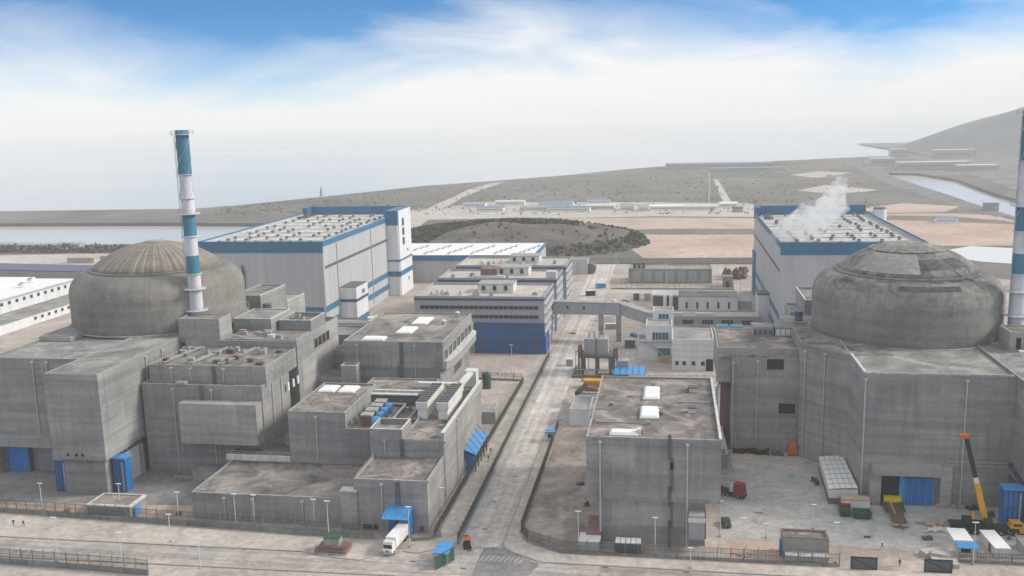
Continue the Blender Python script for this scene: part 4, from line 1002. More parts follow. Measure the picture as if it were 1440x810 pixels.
block(t, -6, 41, 441.5, 455, 0, 6.4, 'conc2', 'sand', par=.5, rim='rimw')
for i in range(5): window(t, 'y', 441.47, -3+i*9, 2+i*9, 2.2, 4.6, -1, 'rim', 'glass', 3)
for i in range(2): unit(t, 2+i*14, 447, 6, 8, 3, .7, 'offw', False)
b = MB()
t = thing('cooling_block', 'long dark grey block with louvred front behind the wire fence', 'building', (0, 575, 0))
block(t, -24.6, 24.6, 566, 584, 0, 8.6, 'conc', 'roofg', par=.5)
for i in range(7): MB().box(-22+i*6.6, -17.2+i*6.6, 565.75, 566.05, .6, 7.2).build('louvre', 'grey', t)
for i in range(3): unit(t, -21+i*2.6, 571, 8.2, 2, 2, 3, 'dgrey')
t = thing('pump_shed', 'small grey shed with dark arched opening behind the office wings', 'shed', (-58, 600, 0))
block(t, -66, -52, 596, 608, 0, 9.6, 'clad', 'roofg', par=.3)
MB().wheel((-50.2, 602, 3.2), (0, 1, 0), 3.4, 9).build('culvert', 'dgrey', t)
t = thing('valve_house', 'square grey hut right of the long louvred block', 'hut', (32, 560, 0))
block(t, 30.5, 36, 552, 560, 0, 6.4, 'conc2', 'roofg', par=.4); MB().box(32, 34, 551.8, 552.1, 0, 3.4).build('door', 'dark', t)
t = thing('storage_mound', 'rusty brown stockpile beside the right-hand turbine hall', 'stockpile', (40, 586, 0))
b = MB(); rnd = random.Random(3)
for i in range(26): b.obox((33+rnd.uniform(0, 14), 580+rnd.uniform(0, 16), rnd.uniform(-.5, 3)), rnd.uniform(2, 4), rnd.uniform(2, 4), rnd.uniform(1.5, 4), rnd.uniform(0, 3), 0, .5)
b.build('heap', 'rust', t)

# ------------------------------------------------------------------ fences: wire panels on posts over a low footing
def fence(label, pts, h=2.7, step=3.0, base=.55, group='wire security fences'):
    t = thing('security_fence', label, 'fence', (pts[0][0], pts[0][1], 0), group)
    pn, ft, allp = MB(), MB(), []
    for (ax, ay), (bx, by) in zip(pts, pts[1:]):
        ln = math.hypot(bx-ax, by-ay); n = max(1, round(ln/step)); a = math.atan2(by-ay, bx-ax)
        for i in range(n+1 if (bx, by) == pts[-1] else n): allp.append((ax+(bx-ax)*i/n, ay+(by-ay)*i/n, a))
        nb = int(ln/.3)
        for i in range(nb):
            x, y = ax+(bx-ax)*i/nb, ay+(by-ay)*i/nb; pn.obox((x, y, base), .07, .07, h-base-.1, a)
        for z in (base+.15, (h+base)/2, h-.2): pn.bar((ax, ay, z), (bx, by, z), .05, .07)
        ft.bar((ax, ay, base/2), (bx, by, base/2), .3, base)
    pn.build('wire_panel', 'mesh', t); ft.build('footing', 'fbase', t)
    m0 = None
    st = max(1, -(-len(allp)//95))
    for x, y, a in allp[::st]:
        if m0 is None:
            m0 = MB().obox((x, y, 0), .17, .17, h+.1, a).bar((x, y, h), (x-.35*math.sin(a), y+.35*math.cos(a), h+.5), .1, .1).build('post', 'post', t); bx0, by0 = x, y
        else:
            c = m0.copy(); COL.objects.link(c); c.parent = t; c.location = (x-bx0, y-by0, 0)
    return t
fence('wire fence between the front footpath and the left reactor yard', [(-205, 212.6), (-176, 211.2), (-120, 208.8), (-70.4, 206.2)], 3.9, base=1.2)
fence('wire fence along the lowest edge of the picture below the front road', [(-175, 184.6), (-131, 183.4), (-116, 182.6)], 3.9, base=1.2)
fence('dark wire fence on the left edge of the central road', [(-49.6, 206), (-49.8, 300), (-50.0, 385)], 2.9, base=.9)
fence('inner wire fence beside the auxiliary building, parallel to the road fence', [(-56.0, 209), (-55.4, 300), (-55.0, 345)], 2.8)
fence('wire fence bending around the centre block from road to front path', [(-35.6, 294), (-35.5, 214), (-33, 209), (-24.6, 204.4), (8, 204.6), (37.5, 204.6)], 3.2)
fence('wire fence in front of the guard booth below the crane', [(63.8, 209.8), (72, 210), (95, 210)], 2.6)
fence('wire fence across the yard in front of the offices', [(-75, 349), (-56, 347.5)], 3)
fence('wire fence behind the centre block below the tank stand', [(-33, 349), (-22, 349.5)], 2.6)
fence('wire fence in front of the white panel house', [(-8, 351), (16, 352)], 2.6)
fence('pale wire fence in front of the long louvred block', [(-34, 545), (36, 545)], 4)
fence('far wire fence at the foot of the bare field', [(-60, 640), (60, 640)], 4, 4)
fence('short wire fence beside the gate canopy and white truck', [(-61, 206.6), (-57, 207.5), (-54.6, 209.4)], 2.6)

# ------------------------------------------------------------------ lamps
def lamp(label, x, y, h, arm=.9):
    t = thing('street_lamp', label, 'street lamp', (x, y, 0), 'white yard lamps')
    MB().cyl(x, y, 0, .5, .3, .26, 10).build('lamp_base', 'rim', t)
    MB().tube((x, y, .4), (x, y, h), .11, .07, 8).build('lamp_pole', 'stackw', t)
    MB().box(x-arm*.75, x+arm*.75, y-.16, y+.16, h, h+.14).build('lamp_head', 'white', t)
LAMPS = [
 ('white lamp nearest the blue sliding door of the left reactor', -164.4, 213.4, 7.6), ('white lamp on the verge directly in front of the bunker', -142.4, 214.6, 7.9),
 ('tall white lamp on the verge under the leftmost fence', -141.1, 186.4, 11), ('white lamp beside the lower-left fence, second from the left edge', -123.8, 184.9, 8.8),
 ('white lamp on the front footpath below the flat bunker', -119.7, 199.2, 7.2), ('white lamp beyond the lower-left fence end', -105.6, 187, 7.4),
 ('white lamp just right of the low concrete bunker', -123.5, 210.2, 8.2), ('white lamp before the left end of the low auxiliary roof', -108.2, 210.6, 8.2),
 ('white lamp paired with another before the low auxiliary wall', -103.3, 211.2, 7.9), ('tall white lamp behind the green and red generator', -80.5, 202.7, 10.9),
 ('white lamp against the auxiliary wall left of the buttress', -86.9, 210, 8), ('tall white lamp right of the white truck', -60.6, 203.1, 10.2),
 ('white lamp beside the pale side wall of the auxiliary building', -57.0, 221.8, 7.5), ('white lamp in the yard behind the auxiliary building', -57.2, 304, 14),
 ('white lamp before the blue office screen', -61.6, 358, 11.6), ('white lamp in front of the centre block wall', -3, 205.8, 9.1),
 ('short white lamp on the front path under the centre block', 4.9, 199.8, 5), ('white lamp at the fence bend left of the centre block', -20.7, 206, 9.7),
 ('white lamp on the sandy verge right of the centre block', 16.7, 205.8, 9.9), ('thin white lamp beside the parked dark car', 12.2, 217.1, 9),
 ('white lamp right of the small grey gatehouse', 36.9, 206.2, 9.7), ('thin white lamp in the middle of the tyre-marked apron', 34.5, 223.6, 6.4),
 ('white lamp in front of the mobile crane', 66.6, 209, 9.9), ('short white lamp on the sandy verge left of the gatehouse', 22.9, 217.5, 3.6)]
for a in LAMPS: lamp(*a)
rnd = random.Random(21)
far = [('slim pole among the sheds beyond the footbridge, leftmost', -40, 520), ('slim pole left of the long louvred block', -30, 556), ('slim pole in front of the long louvred block', -2, 552), ('slim pole right of the long louvred block', 27, 550),
       ('slim pole beside the right-hand turbine hall corner', 38, 520), ('slim pole on the roadside beyond the offices', -34, 600), ('slim pole behind the warehouse corner', -70, 625)]
for l, x, y in far: lamp(l, x, y, 14, .6)

# ------------------------------------------------------------------ small buildings in the yards
t = thing('bunker', 'low grey flat-roofed bunker with white roof edge and small blue door', 'bunker', (-143, 212, 0))
block(t, -149.4, -137.4, 210.8, 218.4, 0, 3.6, 'conc2', 'roof', par=.35, rim='rimw', t=.5)
band(t, -149.4, -137.4, 210.8, 218.4, 3.1, 3.5, 'rimw', .25, 'eaves')
MB().box(-137.1, -136.6, 212, 214.6, 0, 2.5).build('blue_door', 'bluel', t)
t = thing('gatehouse', 'small grey gatehouse with a pale lean-to on the sandy verge', 'gatehouse', (30.5, 209, 0))
block(t, 25.6, 35.6, 207.4, 212, 0, 5.2, 'conc', 'roofp', par=.5, rim='brick')
MB().box(26.2, 35.2, 205.2, 207.4, 0, 1.6).build('lean_to', 'offw', t); MB().box(26, 35.4, 205, 207.5, 1.6, 1.9).build('lean_to_roof', 'rimw', t)
MB().box(25.1, 25.6, 208.4, 210.4, .2, 3.4).build('blue_door', 'blued', t)
def booth(label, x, y, w_=3.4, d=5.2, h=3.0, white_back=False, rz=0.0):
    t = thing('guard_booth', label, 'guard booth', (x, y, 0), 'blue roofed guard booths')
    MB().box(x-w_*.36, x+w_*.36, y-d*.1, y+d*.42, 0, h-.3).build('booth_wall', 'offw', t)
    window(t, 'y', y-d*.1-.02, x-w_*.25, x+w_*.25, 1.1, 2.2, -1, 'white')
    b = MB(); b.box(x-w_*.5, x+w_*.5, y-d*.5, y+(.05*d if white_back else d*.5), h-.12, h+.12)
    if not white_back: b.box(x-w_*.5, x+w_*.5, y+.02, y+.2, h+.1, h+.2)
    b.build('blue_roof', 'bluel', t)
    if white_back: MB().box(x-w_*.52, x+w_*.42, y+.06*d, y+d*1.15, h+.05, h+.4).build('white_roof', 'white', t)
    for sx in (-1, 1): MB().tube((x+sx*w_*.44, y-d*.44, 0), (x+sx*w_*.44, y-d*.44, h-.1), .09).build('booth_post', 'steel', t)
    return t
booth('blue roofed guard booth at the foot of the central road by the green panel', -51.0, 197.8, 3.6, 6.4)
booth('small blue roofed booth on the right side of the central road', -36.6, 281, 3.2, 3.0, 3.2)
booth('guard booth with blue and white roof below the mobile crane', 66.0, 213.2, 4.4, 6, 3.2, True)
t = thing('site_hut', 'long white hut roof beside the guard booth under the crane', 'hut', (73.5, 217, 0))
b = MB(); b.obox((73.6, 217.4, 0), 2.9, 9.0, 2.3, .06); b.build('hut_wall', 'offw', t)
MB().obox((73.6, 217.4, 2.3), 3.4, 9.6, .28, .06).build('hut_roof', 'white', t); MB().obox((72.1, 216, .2), .1, 1, 1.9, .06).build('hut_door', 'dgrey', t)
t = thing('site_hut', 'grey flat hut right of the white hut roof', 'hut', (83, 217, 0))
MB().box(79, 90, 213.6, 220, 0, 2.2).build('hut_wall', 'grey', t); MB().box(78.7, 90.3, 213.2, 220.3, 2.2, 2.5).build('hut_roof', 'roofg', t)
t = thing('store_shed', 'pale grey shed with stepped roof left of the centre block', 'shed', (-28, 305, 0))
block(t, -32.2, -25.6, 296, 312, 0, 5.6, 'cladw', 'roofg', par=.3); block(t, -26.2, -22.6, 298.5, 312, 0, 5.2, 'cladw', 'roofg', par=.3)
block(t, -31.6, -22.8, 312, 322, 0, 3.8, 'conc2', 'roof', par=.4, rim='rimw'); MB().box(-26, -23.6, 298.2, 298.6, 0, 2.8).build('blue_door', 'blued', t)
MB().bar((-31.8, 316, 5), (-29.5, 327, 5), 1.2, 1.4).build('dark_duct', 'dark', t)
t = thing('shipping_container', 'yellow shipping container behind the pale shed', 'container', (-29, 341, 0))
b = MB().box(-31.4, -25.2, 339.2, 343, .2, 3.1).build('container_body', 'yellow', t)
c = MB()
for i in range(14): c.box(-31.3+i*.44, -31.1+i*.44, 339.1, 339.22, .4, 2.9)
c.build('container_rib', 'yellow', b)
tag(MB().box(-30.6, -23.8, 335.6, 338.4, 0, .9).box(-30.2, -27, 335.8, 338.2, .9, 1.5).build('red_brick_stack', 'brick', loc=(-27, 337, 0)), 'dull red stack of material in front of the yellow container', 'brick stack')
t = thing('bicycle_shelter', 'light blue shelter roof behind the centre block', 'shelter', (-15, 354, 0))
b = MB(); b.add([(-21.2, 350.4, 2.5), (-8.8, 350.4, 2.5), (-8.8, 359, 3.4), (-21.2, 359, 3.4), (-21.2, 350.4, 2.7), (-8.8, 350.4, 2.7), (-8.8, 359, 3.6), (-21.2, 359, 3.6)], [(3,2,1,0),(4,5,6,7),(0,1,5,4),(1,2,6,5),(2,3,7,6),(3,0,4,7)]); r_ = b.build('shelter_roof', 'bluel', t)
b = MB()
for i in range(6): b.bar((-21+i*2.4, 350.4, 2.78), (-21+i*2.4, 359, 3.68), .16, .14)
b.build('roof_seam', 'navy', r_)
for x in (-20.6, -15, -9.4): MB().tube((x, 351, 0), (x, 351, 2.6), .1).build('shelter_post', 'steel', t)
t = thing('pump_enclosure', 'grey boxed enclosure with white rails behind the auxiliary building', 'enclosure', (-58.6, 297, 0))
MB().box(-61.4, -56.8, 295.6, 304, 0, 4).build('enclosure_wall', 'grey', t); rail(t, [(-61.2, 295.7), (-57, 295.7), (-57, 303.8)], 4, 1.3, 'rimw', 1.5, .07)
tag(MB().cyl(-67.6, 337, 0, 5.6, 1.6, n=18).lathe(-67.6, 337, [(1.6, 5.6), (1.2, 6.2), (0, 6.5)], 18).build('green_tank', 'green', loc=(-67.6, 337, 0)), 'upright green tank behind the auxiliary building', 'tank')
tag(MB().bar((-51.6, 192.6, 1.6), (-48.6, 198, 1.6), .16, 3.0).bar((-51.6, 192.6, 3.1), (-48.6, 198, 3.1), .3, .2).build('green_hoarding', 'green', loc=(-50, 195, 0)), 'dark green hoarding panel beside the guard booth', 'hoarding')
# dark gate panels
def gate(label, x, y, w_, h=3.0):
    t = thing('gate_panel', label, 'gate', (x, y, 0), 'dark gate panels at the yard entrance')
    f = MB(); k = .22
    f.box(x, x+w_, y-.12, y+.12, 0, k).box(x, x+w_, y-.12, y+.12, h-k, h).box(x, x+k, y-.12, y+.12, k, h-k).box(x+w_-k, x+w_, y-.12, y+.12, k, h-k).bar((x+k, y-.06, h-k), (x+w_-k, y-.06, k), .1, .12)
    f.build('gate_frame', 'black', t); MB().box(x+k, x+w_-k, y-.03, y+.03, k, h-k).build('gate_infill', 'dgrey', t)
gate('dark framed gate panel right of the gatehouse', 39.7, 203.8, 5.6); gate('dark framed gate panel left of the guard booth under the crane', 55.2, 204.4, 5.8)
tag(MB().box(58, 63.2, 206.6, 212, 0, 1.0).obox((59, 213, 0), 5, 2.2, 1.2, .4).obox((60.4, 211, .8), 4, 2, .8, -.2).build('tarpaulin_heap', 'sand', loc=(60, 209, 0)), 'pale heap under sheeting behind the dark gate panel', 'heap')
t = thing('waste_bin', 'dark waste container with two white lids before the centre block', 'container', (-9.2, 206.4, 0))
MB().box(-12.2, -6.2, 205.4, 208, .2, 2.6).build('bin_body', 'dgrey', t)
for i in range(5): MB().box(-12.1+i*1.2, -11.05+i*1.2, 205.3, 208.1, 2.6, 2.9).build('bin_lid', 'white', t)
tag(MB().box(-20.4, -15.8, 205.4, 210, 0, 2.4).box(-20.6, -15.6, 205.2, 210.2, 2.4, 2.7).build('concrete_box', 'offw', loc=(-18, 207, 0)), 'pale concrete box at the front left corner of the centre block', 'concrete box')
# tent
t = thing('marquee_tent', 'white panelled tent with grey front leaning on the right reactor wall', 'tent', (45, 255, 0))
ax = [(40.6, 239.6), (47.9, 240.4), (48.2, 264.5), (41.6, 263.5)]
b = MB(); b.prism(ax, 0, 1.7); b.build('tent_skirt', 'brick', t)
b = MB(); b.prism([(q[0]+.05, q[1]) for q in ax], 1.7, 4.0); b.build('tent_wall', 'offw', t)
v = [Vector((q[0], q[1], 4.0)) for q in ax]; b = MB(); n = 7; k = 5; f = []; vs = []
for i in range(n+1):
    for j in range(k+1):
        p0 = v[0].lerp(v[3], i/n); p1 = v[1].lerp(v[2], i/n); q = p0.lerp(p1, j/k); vs.append((q.x, q.y, 4.05+.25*j/k+.12*math.sin(math.pi*j/k)+.1*math.sin(i*3.1)))
for i in range(n):
    for j in range(k): o = i*(k+1)+j; f.append((o, o+1, o+k+2, o+k+1))
b.add(vs, f); rf = b.build('tent_roof', 'white', t)
b = MB()
for i in range(n+1):
    for j in range(k): b.bar(Vector(vs[i*(k+1)+j])+Vector((0, 0, .07)), Vector(vs[i*(k+1)+j+1])+Vector((0, 0, .07)), .14, .08)
for j in range(1, k):
    for i in range(n): b.bar(Vector(vs[i*(k+1)+j])+Vector((0, 0, .07)), Vector(vs[(i+1)*(k+1)+j])+Vector((0, 0, .07)), .14, .08)
b.build('roof_seam', 'steel', rf)
for y in (241.0,): MB().wheel((43.6, 238.8, 1.1), (0, 1, 0), 1.1, .5).build('blower', 'navy', t)
# skips, pallets, debris
def skip(label, x0, x1, y0, y1, h, m):
    b = MB(); s_ = .35
    v = [(x0+s_,y0+s_,.1),(x1-s_,y0+s_,.1),(x1-s_,y1-s_,.1),(x0+s_,y1-s_,.1),(x0,y0,h),(x1,y0,h),(x1,y1,h),(x0,y1,h),(x0+.15,y0+.15,h),(x1-.15,y0+.15,h),(x1-.15,y1-.15,h),(x0+.15,y1-.15,h),(x0+.4,y0+.4,h*.55),(x1-.4,y0+.4,h*.55),(x1-.4,y1-.4,h*.55),(x0+.4,y1-.4,h*.55)]
    f = [(3,2,1,0), (12,13,14,15)]
    for j in range(4):
        i = (j+1) % 4; f += [(j,i,4+i,4+j),(4+j,4+i,8+i,8+j),(8+j,8+i,12+i,12+j)]
    b.add(v, f)
    for i in range(5): x = x0+.5+(x1-x0-1)*i/4; b.box(x-.06, x+.06, y0-.02, y0+.14, .4, h)
    tag(b.build('skip', m, loc=((x0+x1)/2, (y0+y1)/2, 0)), label, 'skip', 'open skips by the tent')
skip('dark green open skip in front of the cream container', 45.2, 49.6, 230.6, 234.0, 1.7, 'green'); skip('smaller green skip left of the dark green one', 42.0, 44.9, 231.6, 234.2, 1.6, 'green')
skip('red skip behind the smaller green skip', 42.4, 45.2, 234.5, 236.0, 2.0, 'red')
t = thing('shipping_container', 'cream container standing behind the green skips', 'container', (46, 238.6, 0))
MB().box(43.4, 50.0, 236.2, 238.8, .1, 3.0).build('container_body', 'offw', t); MB().box(43.35, 50.05, 236.1, 238.85, 2.7, 3.05).build('container_top', 'wood', t)
rnd = random.Random(9)
def pile(name, label, cat, x0, x1, y0, y1, n, m, hs=(.2, .8), sz=(.6, 2.2), z=0.0):
    b = MB()
    for _ in range(n): b.obox((rnd.uniform(x0, x1), rnd.uniform(y0, y1), z+rnd.uniform(0, .4)), rnd.uniform(*sz), rnd.uniform(.3, 1.0), rnd.uniform(*hs), rnd.uniform(0, 3.1))
    tag(b.build(name, m, loc=((x0+x1)/2, (y0+y1)/2, 0)), label, cat)
pile('timber_stack', 'brown timber pallets against the wall right of the blue door', 'timber', 67.2, 72.6, 240.2, 241.4, 16, 'wood')
pile('scrap_pile', 'dark scrap beside the timber pallets under the crane jib', 'scrap', 74, 77, 239.6, 241.4, 10, 'black')
pile('rubble_pile', 'pale planks lying beside the crane carrier, upper of two', 'planks', 61.6, 66.4, 229.0, 230.6, 12, 'wood', (.2, .4), (2, 4.2))
pile('rubble_pile', 'pale planks lying beside the crane carrier, lower of two', 'planks', 61.8, 66.6, 225.4, 227.0, 12, 'offw', (.2, .4), (2, 4.2))
pile('debris_heap', 'dark metal debris heap at the foot of the recessed block', 'debris', 20, 29, 274.8, 276.4, 24, 'black', (.3, 1.2), (.8, 3))
pile('debris_heap', 'dark debris between the heap and the orange hopper', 'debris', 30, 33, 273.6, 275.4, 8, 'dgrey', (.4, 1.3), (.8, 1.6))
pile('debris_heap', 'small dark heap by the tent corner', 'debris', 38.6, 40, 252, 256, 8, 'rust', (.3, 1.0), (.6, 1.4))
pile('sand_heap', 'orange sand heap on the sandy verge', 'sand heap', 14.5, 18.5, 207, 209, 10, 'wood', (.1, .35), (.8, 1.8))
t = thing('hopper', 'orange hopper machine by the wall under the lower dark opening', 'hopper', (36, 275.6, 0))
b = MB().box(34.6, 37.2, 274.2, 277, .5, 2.4); b.obox((35.9, 275.6, 2.4), 2.6, 2.6, 1.8, 0, 0, .5); b.build('hopper_body', 'orange', t)
for x in (34.9, 36.9): MB().box(x-.15, x+.15, 274.4, 276.8, 0, .6).build('leg', 'dgrey', t)
MB().tube((37.2, 275, 1), (38, 275, 4.2), .3).build('exhaust', 'dgrey', t)

# ------------------------------------------------------------------ vehicles
def vehicle(name, label, cat, loc, rz): return thing(name, label, cat, loc, None, rz)
def wheels(t, spots, r=.5, w_=.35, m='black'):
    for x, y in spots:
        o = MB().wheel((x, y, r), (1, 0, 0), r, w_).build('wheel', m, None)
        o.parent = t
        h = MB().wheel((x, y, r), (1, 0, 0), r*.5, w_+.04, n=10).build('hub', 'steel', None); h.parent = o
def lp(t, b, name, m, par=None):
    o = b.build(name, m, None); o.parent = par or t; return o
# white box truck in the gate (front towards the camera, local -Y)
t = vehicle('box_truck', 'white box truck driving out under the blue gate awning', 'truck', (-64.0, 203.2, .06), -.1)
lp(t, MB().box(-1.25, 1.25, -3.0, 6.6, 1.0, 3.7).box(-1.28, 1.28, 6.5, 6.62, .9, 3.75), 'cargo_box', 'white')
cb = MB(); cb.box(-1.2, 1.2, -5.0, -3.2, .6, 2.9); cb.add([(-1.2,-5.0,1.7),(1.2,-5.0,1.7),(1.2,-3.2,2.9),(-1.2,-3.2,2.9),(-1.15,-5.35,1.6),(1.15,-5.35,1.6),(1.15,-5.35,.6),(-1.15,-5.35,.6),(1.2,-5,.6),(-1.2,-5,.6)], [(4,5,1,0),(4,7,6,5),(7,9,8,6),(5,6,8,1),(7,4,0,9)])
c = lp(t, cb, 'cab', 'white')
lp(t, MB().box(-1.05, 1.05, -5.06, -4.98, 1.8, 2.7), 'windscreen', 'glass', c); lp(t, MB().box(-1.15, 1.15, -4.9, -3.4, 2.9, 3.3), 'roof_deflector', 'offw', c)
lp(t, MB().box(-1.22, 1.22, -5.42, -5.2, .4, .85), 'bumper', 'grey', c); lp(t, MB().box(-.4, .4, -5.4, -5.3, 1.0, 1.4), 'grille', 'dgrey', c)
for x in (-.9, .9): lp(t, MB().box(x-.2, x+.2, -5.45, -5.33, .9, 1.15), 'headlight', 'steel', c)
lp(t, MB().box(-.5, .5, -3.2, 6.4, .55, 1.0), 'chassis', 'black'); wheels(t, [(-1.05, -4.2), (1.05, -4.2), (-1.05, 3.6), (1.05, 3.6), (-1.05, 4.8), (1.05, 4.8)], .5)
# red tractor unit with flat trailer beside the centre block (front to +Y local)
t = vehicle('lorry', 'red lorry with dark flat trailer beside the centre block', 'lorry', (15.4, 243.2, .06), R(-118))
c = lp(t, MB().box(-1.25, 1.25, 2.2, 4.6, .9, 3.6).box(-1.2, 1.2, 4.6, 4.85, .7, 2.0), 'cab', 'red')
lp(t, MB().box(-1.1, 1.1, 4.58, 4.66, 2.1, 3.2), 'windscreen', 'glass', c); lp(t, MB().box(-1.15, 1.15, 2.1, 4.2, 3.6, 3.95), 'roof_spoiler', 'red', c)
lp(t, MB().box(-1.22, 1.22, 4.7, 5.0, .4, .9), 'bumper', 'black', c); lp(t, MB().box(-1.2, 1.2, -9.5, 1.6, 1.1, 1.45).box(-.45, .45, -9.5, 4.4, .6, 1.1), 'trailer_bed', 'black')
lp(t, MB().box(-1.0, 1.0, .9, 2.0, 1.45, 3.0), 'fuel_tank', 'offw'); lp(t, MB().box(-1.1, 1.1, -9.3, -2, 1.45, 1.9), 'load', 'dgrey')
wheels(t, [(-1.05, 3.6), (1.05, 3.6), (-1.05, .6), (1.05, .6), (-1.05, -7.4), (1.05, -7.4), (-1.05, -8.6), (1.05, -8.6)], .52)
# dark estate car
t = vehicle('parked_car', 'dark green car parked on the apron beside the centre block', 'car', (14.0, 223.9, .06), R(8))
b = MB(); pr_ = [(-2.2, .35), (-2.25, .8), (-1.9, .95), (-1.2, 1.0), (-.6, 1.5), (1.3, 1.5), (2.1, 1.0), (2.2, .4)]
v = [(x, y, z) for x in (-.9, .9) for y, z in pr_]; n = len(pr_)
b.add(v, [tuple(range(n)), tuple(range(2*n-1, n-1, -1))]+[(i, (i+1) % n, (i+1) % n+n, i+n) for i in range(n)])
c = lp(t, b, 'body', 'olive')
lp(t, MB().box(-.82, .82, -.62, 1.32, 1.08, 1.42).box(-.92, .92, -.5, 1.2, 1.1, 1.38), 'windows', 'glass', c)
for x in (-.65, .65): lp(t, MB().box(x-.18, x+.18, -2.28, -2.2, .6, .78), 'headlight', 'steel', c)
wheels(t, [(-.8, -1.4), (.8, -1.4), (-.8, 1.4), (.8, 1.4)], .34, .22)
def car(label, x, y, rz, m):
    t = vehicle('parked_car', label, 'car', (x, y, .06), rz); b = MB(); v = [(a, q, z) for a in (-.9, .9) for q, z in pr_]
    b.add(v, [tuple(range(n)), tuple(range(2*n-1, n-1, -1))]+[(i, (i+1) % n, (i+1) % n+n, i+n) for i in range(n)]); c = lp(t, b, 'body', m)
    lp(t, MB().box(-.82, .82, -.62, 1.32, 1.08, 1.42).box(-.92, .92, -.5, 1.2, 1.1, 1.38), 'windows', 'glass', c)
    wheels(t, [(-.8, -1.4), (.8, -1.4), (-.8, 1.4), (.8, 1.4)], .34, .22)
pr_ = [(-2.2, .35), (-2.25, .8), (-1.9, .95), (-1.2, 1.0), (-.6, 1.5), (1.3, 1.5), (2.1, 1.0), (2.2, .4)]; n = len(pr_)
car('white car parked by the road beyond the footbridge', -30, 505, 1.4, 'white'); car('dark car parked beside the white one beyond the footbridge', -24, 504, 1.5, 'dgrey')
car('silver car on the central road under the footbridge', -44, 430, 0, 'steel'); car('blue car parked near the stair house', -16, 425, .6, 'blued')
def crate_box(name, label, cat, c, dx, dy, dz, m, rz=0.0):
    t = thing(name, label, cat, c); o = MB().obox(c, dx, dy, dz, rz).build('body', m, t)
    q = MB(); ca, sa = math.cos(rz), math.sin(rz)
    for i in range(int(dx/.9)): a = -dx/2+.45+i*.9; q.obox((c[0]+a*ca+sa*dy/2, c[1]+a*sa-ca*dy/2, c[2]+.15), .12, .12, dz-.3, rz)
    q.build('rib', m, o); MB().obox((c[0], c[1], c[2]+dz), dx+.1, dy+.1, .1, rz).build('lid', 'offw', t)
crate_box('container', 'grey container standing beyond the footbridge piers', 'container', (-27, 440, 0), 6, 2.5, 2.6, 'grey', .1)
crate_box('container', 'white container beside the road behind the offices', 'container', (-31, 458, 0), 7, 2.5, 2.6, 'white', .05)
crate_box('container', 'dark container in front of the white shed', 'container', (-14, 466, 0), 6, 2.5, 2.6, 'dgrey', 0)
crate_box('container', 'light blue container by the office wing corner', 'container', (-40, 548, 0), 6, 2.6, 3, 'bluel', 0)
crate_box('cabinet', 'grey cabinet on the pale ground left of the stair house', 'cabinet', (-17, 404, 0), 4.4, 3, 3.6, 'dgrey', 0)
crate_box('cabinet', 'first of two dark cabinets on the pale yard beyond the bridge', 'cabinet', (-18, 512, 0), 3.2, 3, 4, 'dgrey', 0); crate_box('cabinet', 'second dark cabinet on the pale yard, nearer the white shed', 'cabinet', (-12, 512, 0), 3.2, 3, 4, 'grey', 0)
crate_box('machine', 'dark machine beside the road between offices and louvred block', 'machine', (-44, 524, 0), 5, 3, 3, 'black', .3)
crate_box('kiosk', 'small grey kiosk beside the tank stand', 'kiosk', (-40, 372, 0), 2.6, 2.6, 2.8, 'grey', 0)
# mobile crane
t = vehicle('mobile_crane', 'yellow and black mobile crane with raised telescopic jib', 'crane', (74.8, 226.2, .06), 0)
lp(t, MB().box(-8.2, 6.6, -1.4, 1.4, 1.0, 1.9).box(-8.6, -5.5, -1.35, 1.35, 1.9, 2.5).box(-3, 1.5, -1.45, 1.45, 1.9, 2.2), 'carrier', 'black')
c = lp(t, MB().box(4.6, 8.4, -1.35, 1.35, .8, 2.4).box(4.9, 7.2, -1.3, 1.3, 2.4, 3.2), 'carrier_cab', 'yellow'); lp(t, MB().box(7.1, 7.26, -1.15, 1.15, 2.45, 3.1).box(5.2, 7, -1.36, 1.36, 2.5, 3.05), 'windows', 'glass', c)
lp(t, MB().box(7.9, 8.8, -1.3, 1.3, .5, 1.2), 'bumper', 'black', c)
wheels(t, [(x, y) for x in () for y in ()])
for x in (-6.6, -4.9, -3.2, .8, 2.6, 5.8):
    for y in (-1.25, 1.25):
        o = lp(t, MB().wheel((x, y, .68), (0, 1, 0), .68, .5), 'wheel', 'black'); lp(t, MB().wheel((x, y, .68), (0, 1, 0), .32, .54, n=10), 'hub', 'grey', o)
for x in (-7.6, 3.9):
    for y in (-1, 1):
        o = lp(t, MB().bar((x, y*1.0, 1.4), (x, y*3.0, 1.3), .4, .35).tube((x, y*2.9, .15), (x, y*2.9, 1.4), .16), 'outrigger', 'dgrey'); lp(t, MB().cyl(x, y*2.9, 0, .16, .5, n=12), 'foot_pad', 'dgrey', o)
u = lp(t, MB().box(-5.4, .8, -1.3, 1.3, 2.2, 2.7).box(-5.6, -3.6, -1.35, 1.35, 2.3, 3.7), 'turntable', 'black')
lp(t, MB().box(-1.2, .6, -1.5, -.5, 2.7, 4.0), 'operator_cab', 'olive', u)
lp(t, MB().box(-3.9, -3.5, -1.0, -.6, 2.7, 5.6), 'jib_ram', 'yellow', u)
foot, tip = Vector((-.6, .2, 3.0)), Vector((-5.9, .6, 23.6)); q1 = foot.lerp(tip, .45); q2 = foot.lerp(tip, .72)
j = lp(t, MB().bar(foot, q1, 1.2, 1.3), 'boom', 'yellow'); lp(t, MB().bar(q1, tip.lerp(foot, .02), .85, .95), 'boom_section', 'black', j); lp(t, MB().bar(q1, foot.lerp(tip, .52), .95, 1.05), 'boom_collar', 'offw', j)
lp(t, MB().box(tip.x-1.5, tip.x+.7, tip.y-.5, tip.y+.5, tip.z-.4, tip.z+.5), 'boom_head', 'orange', j)
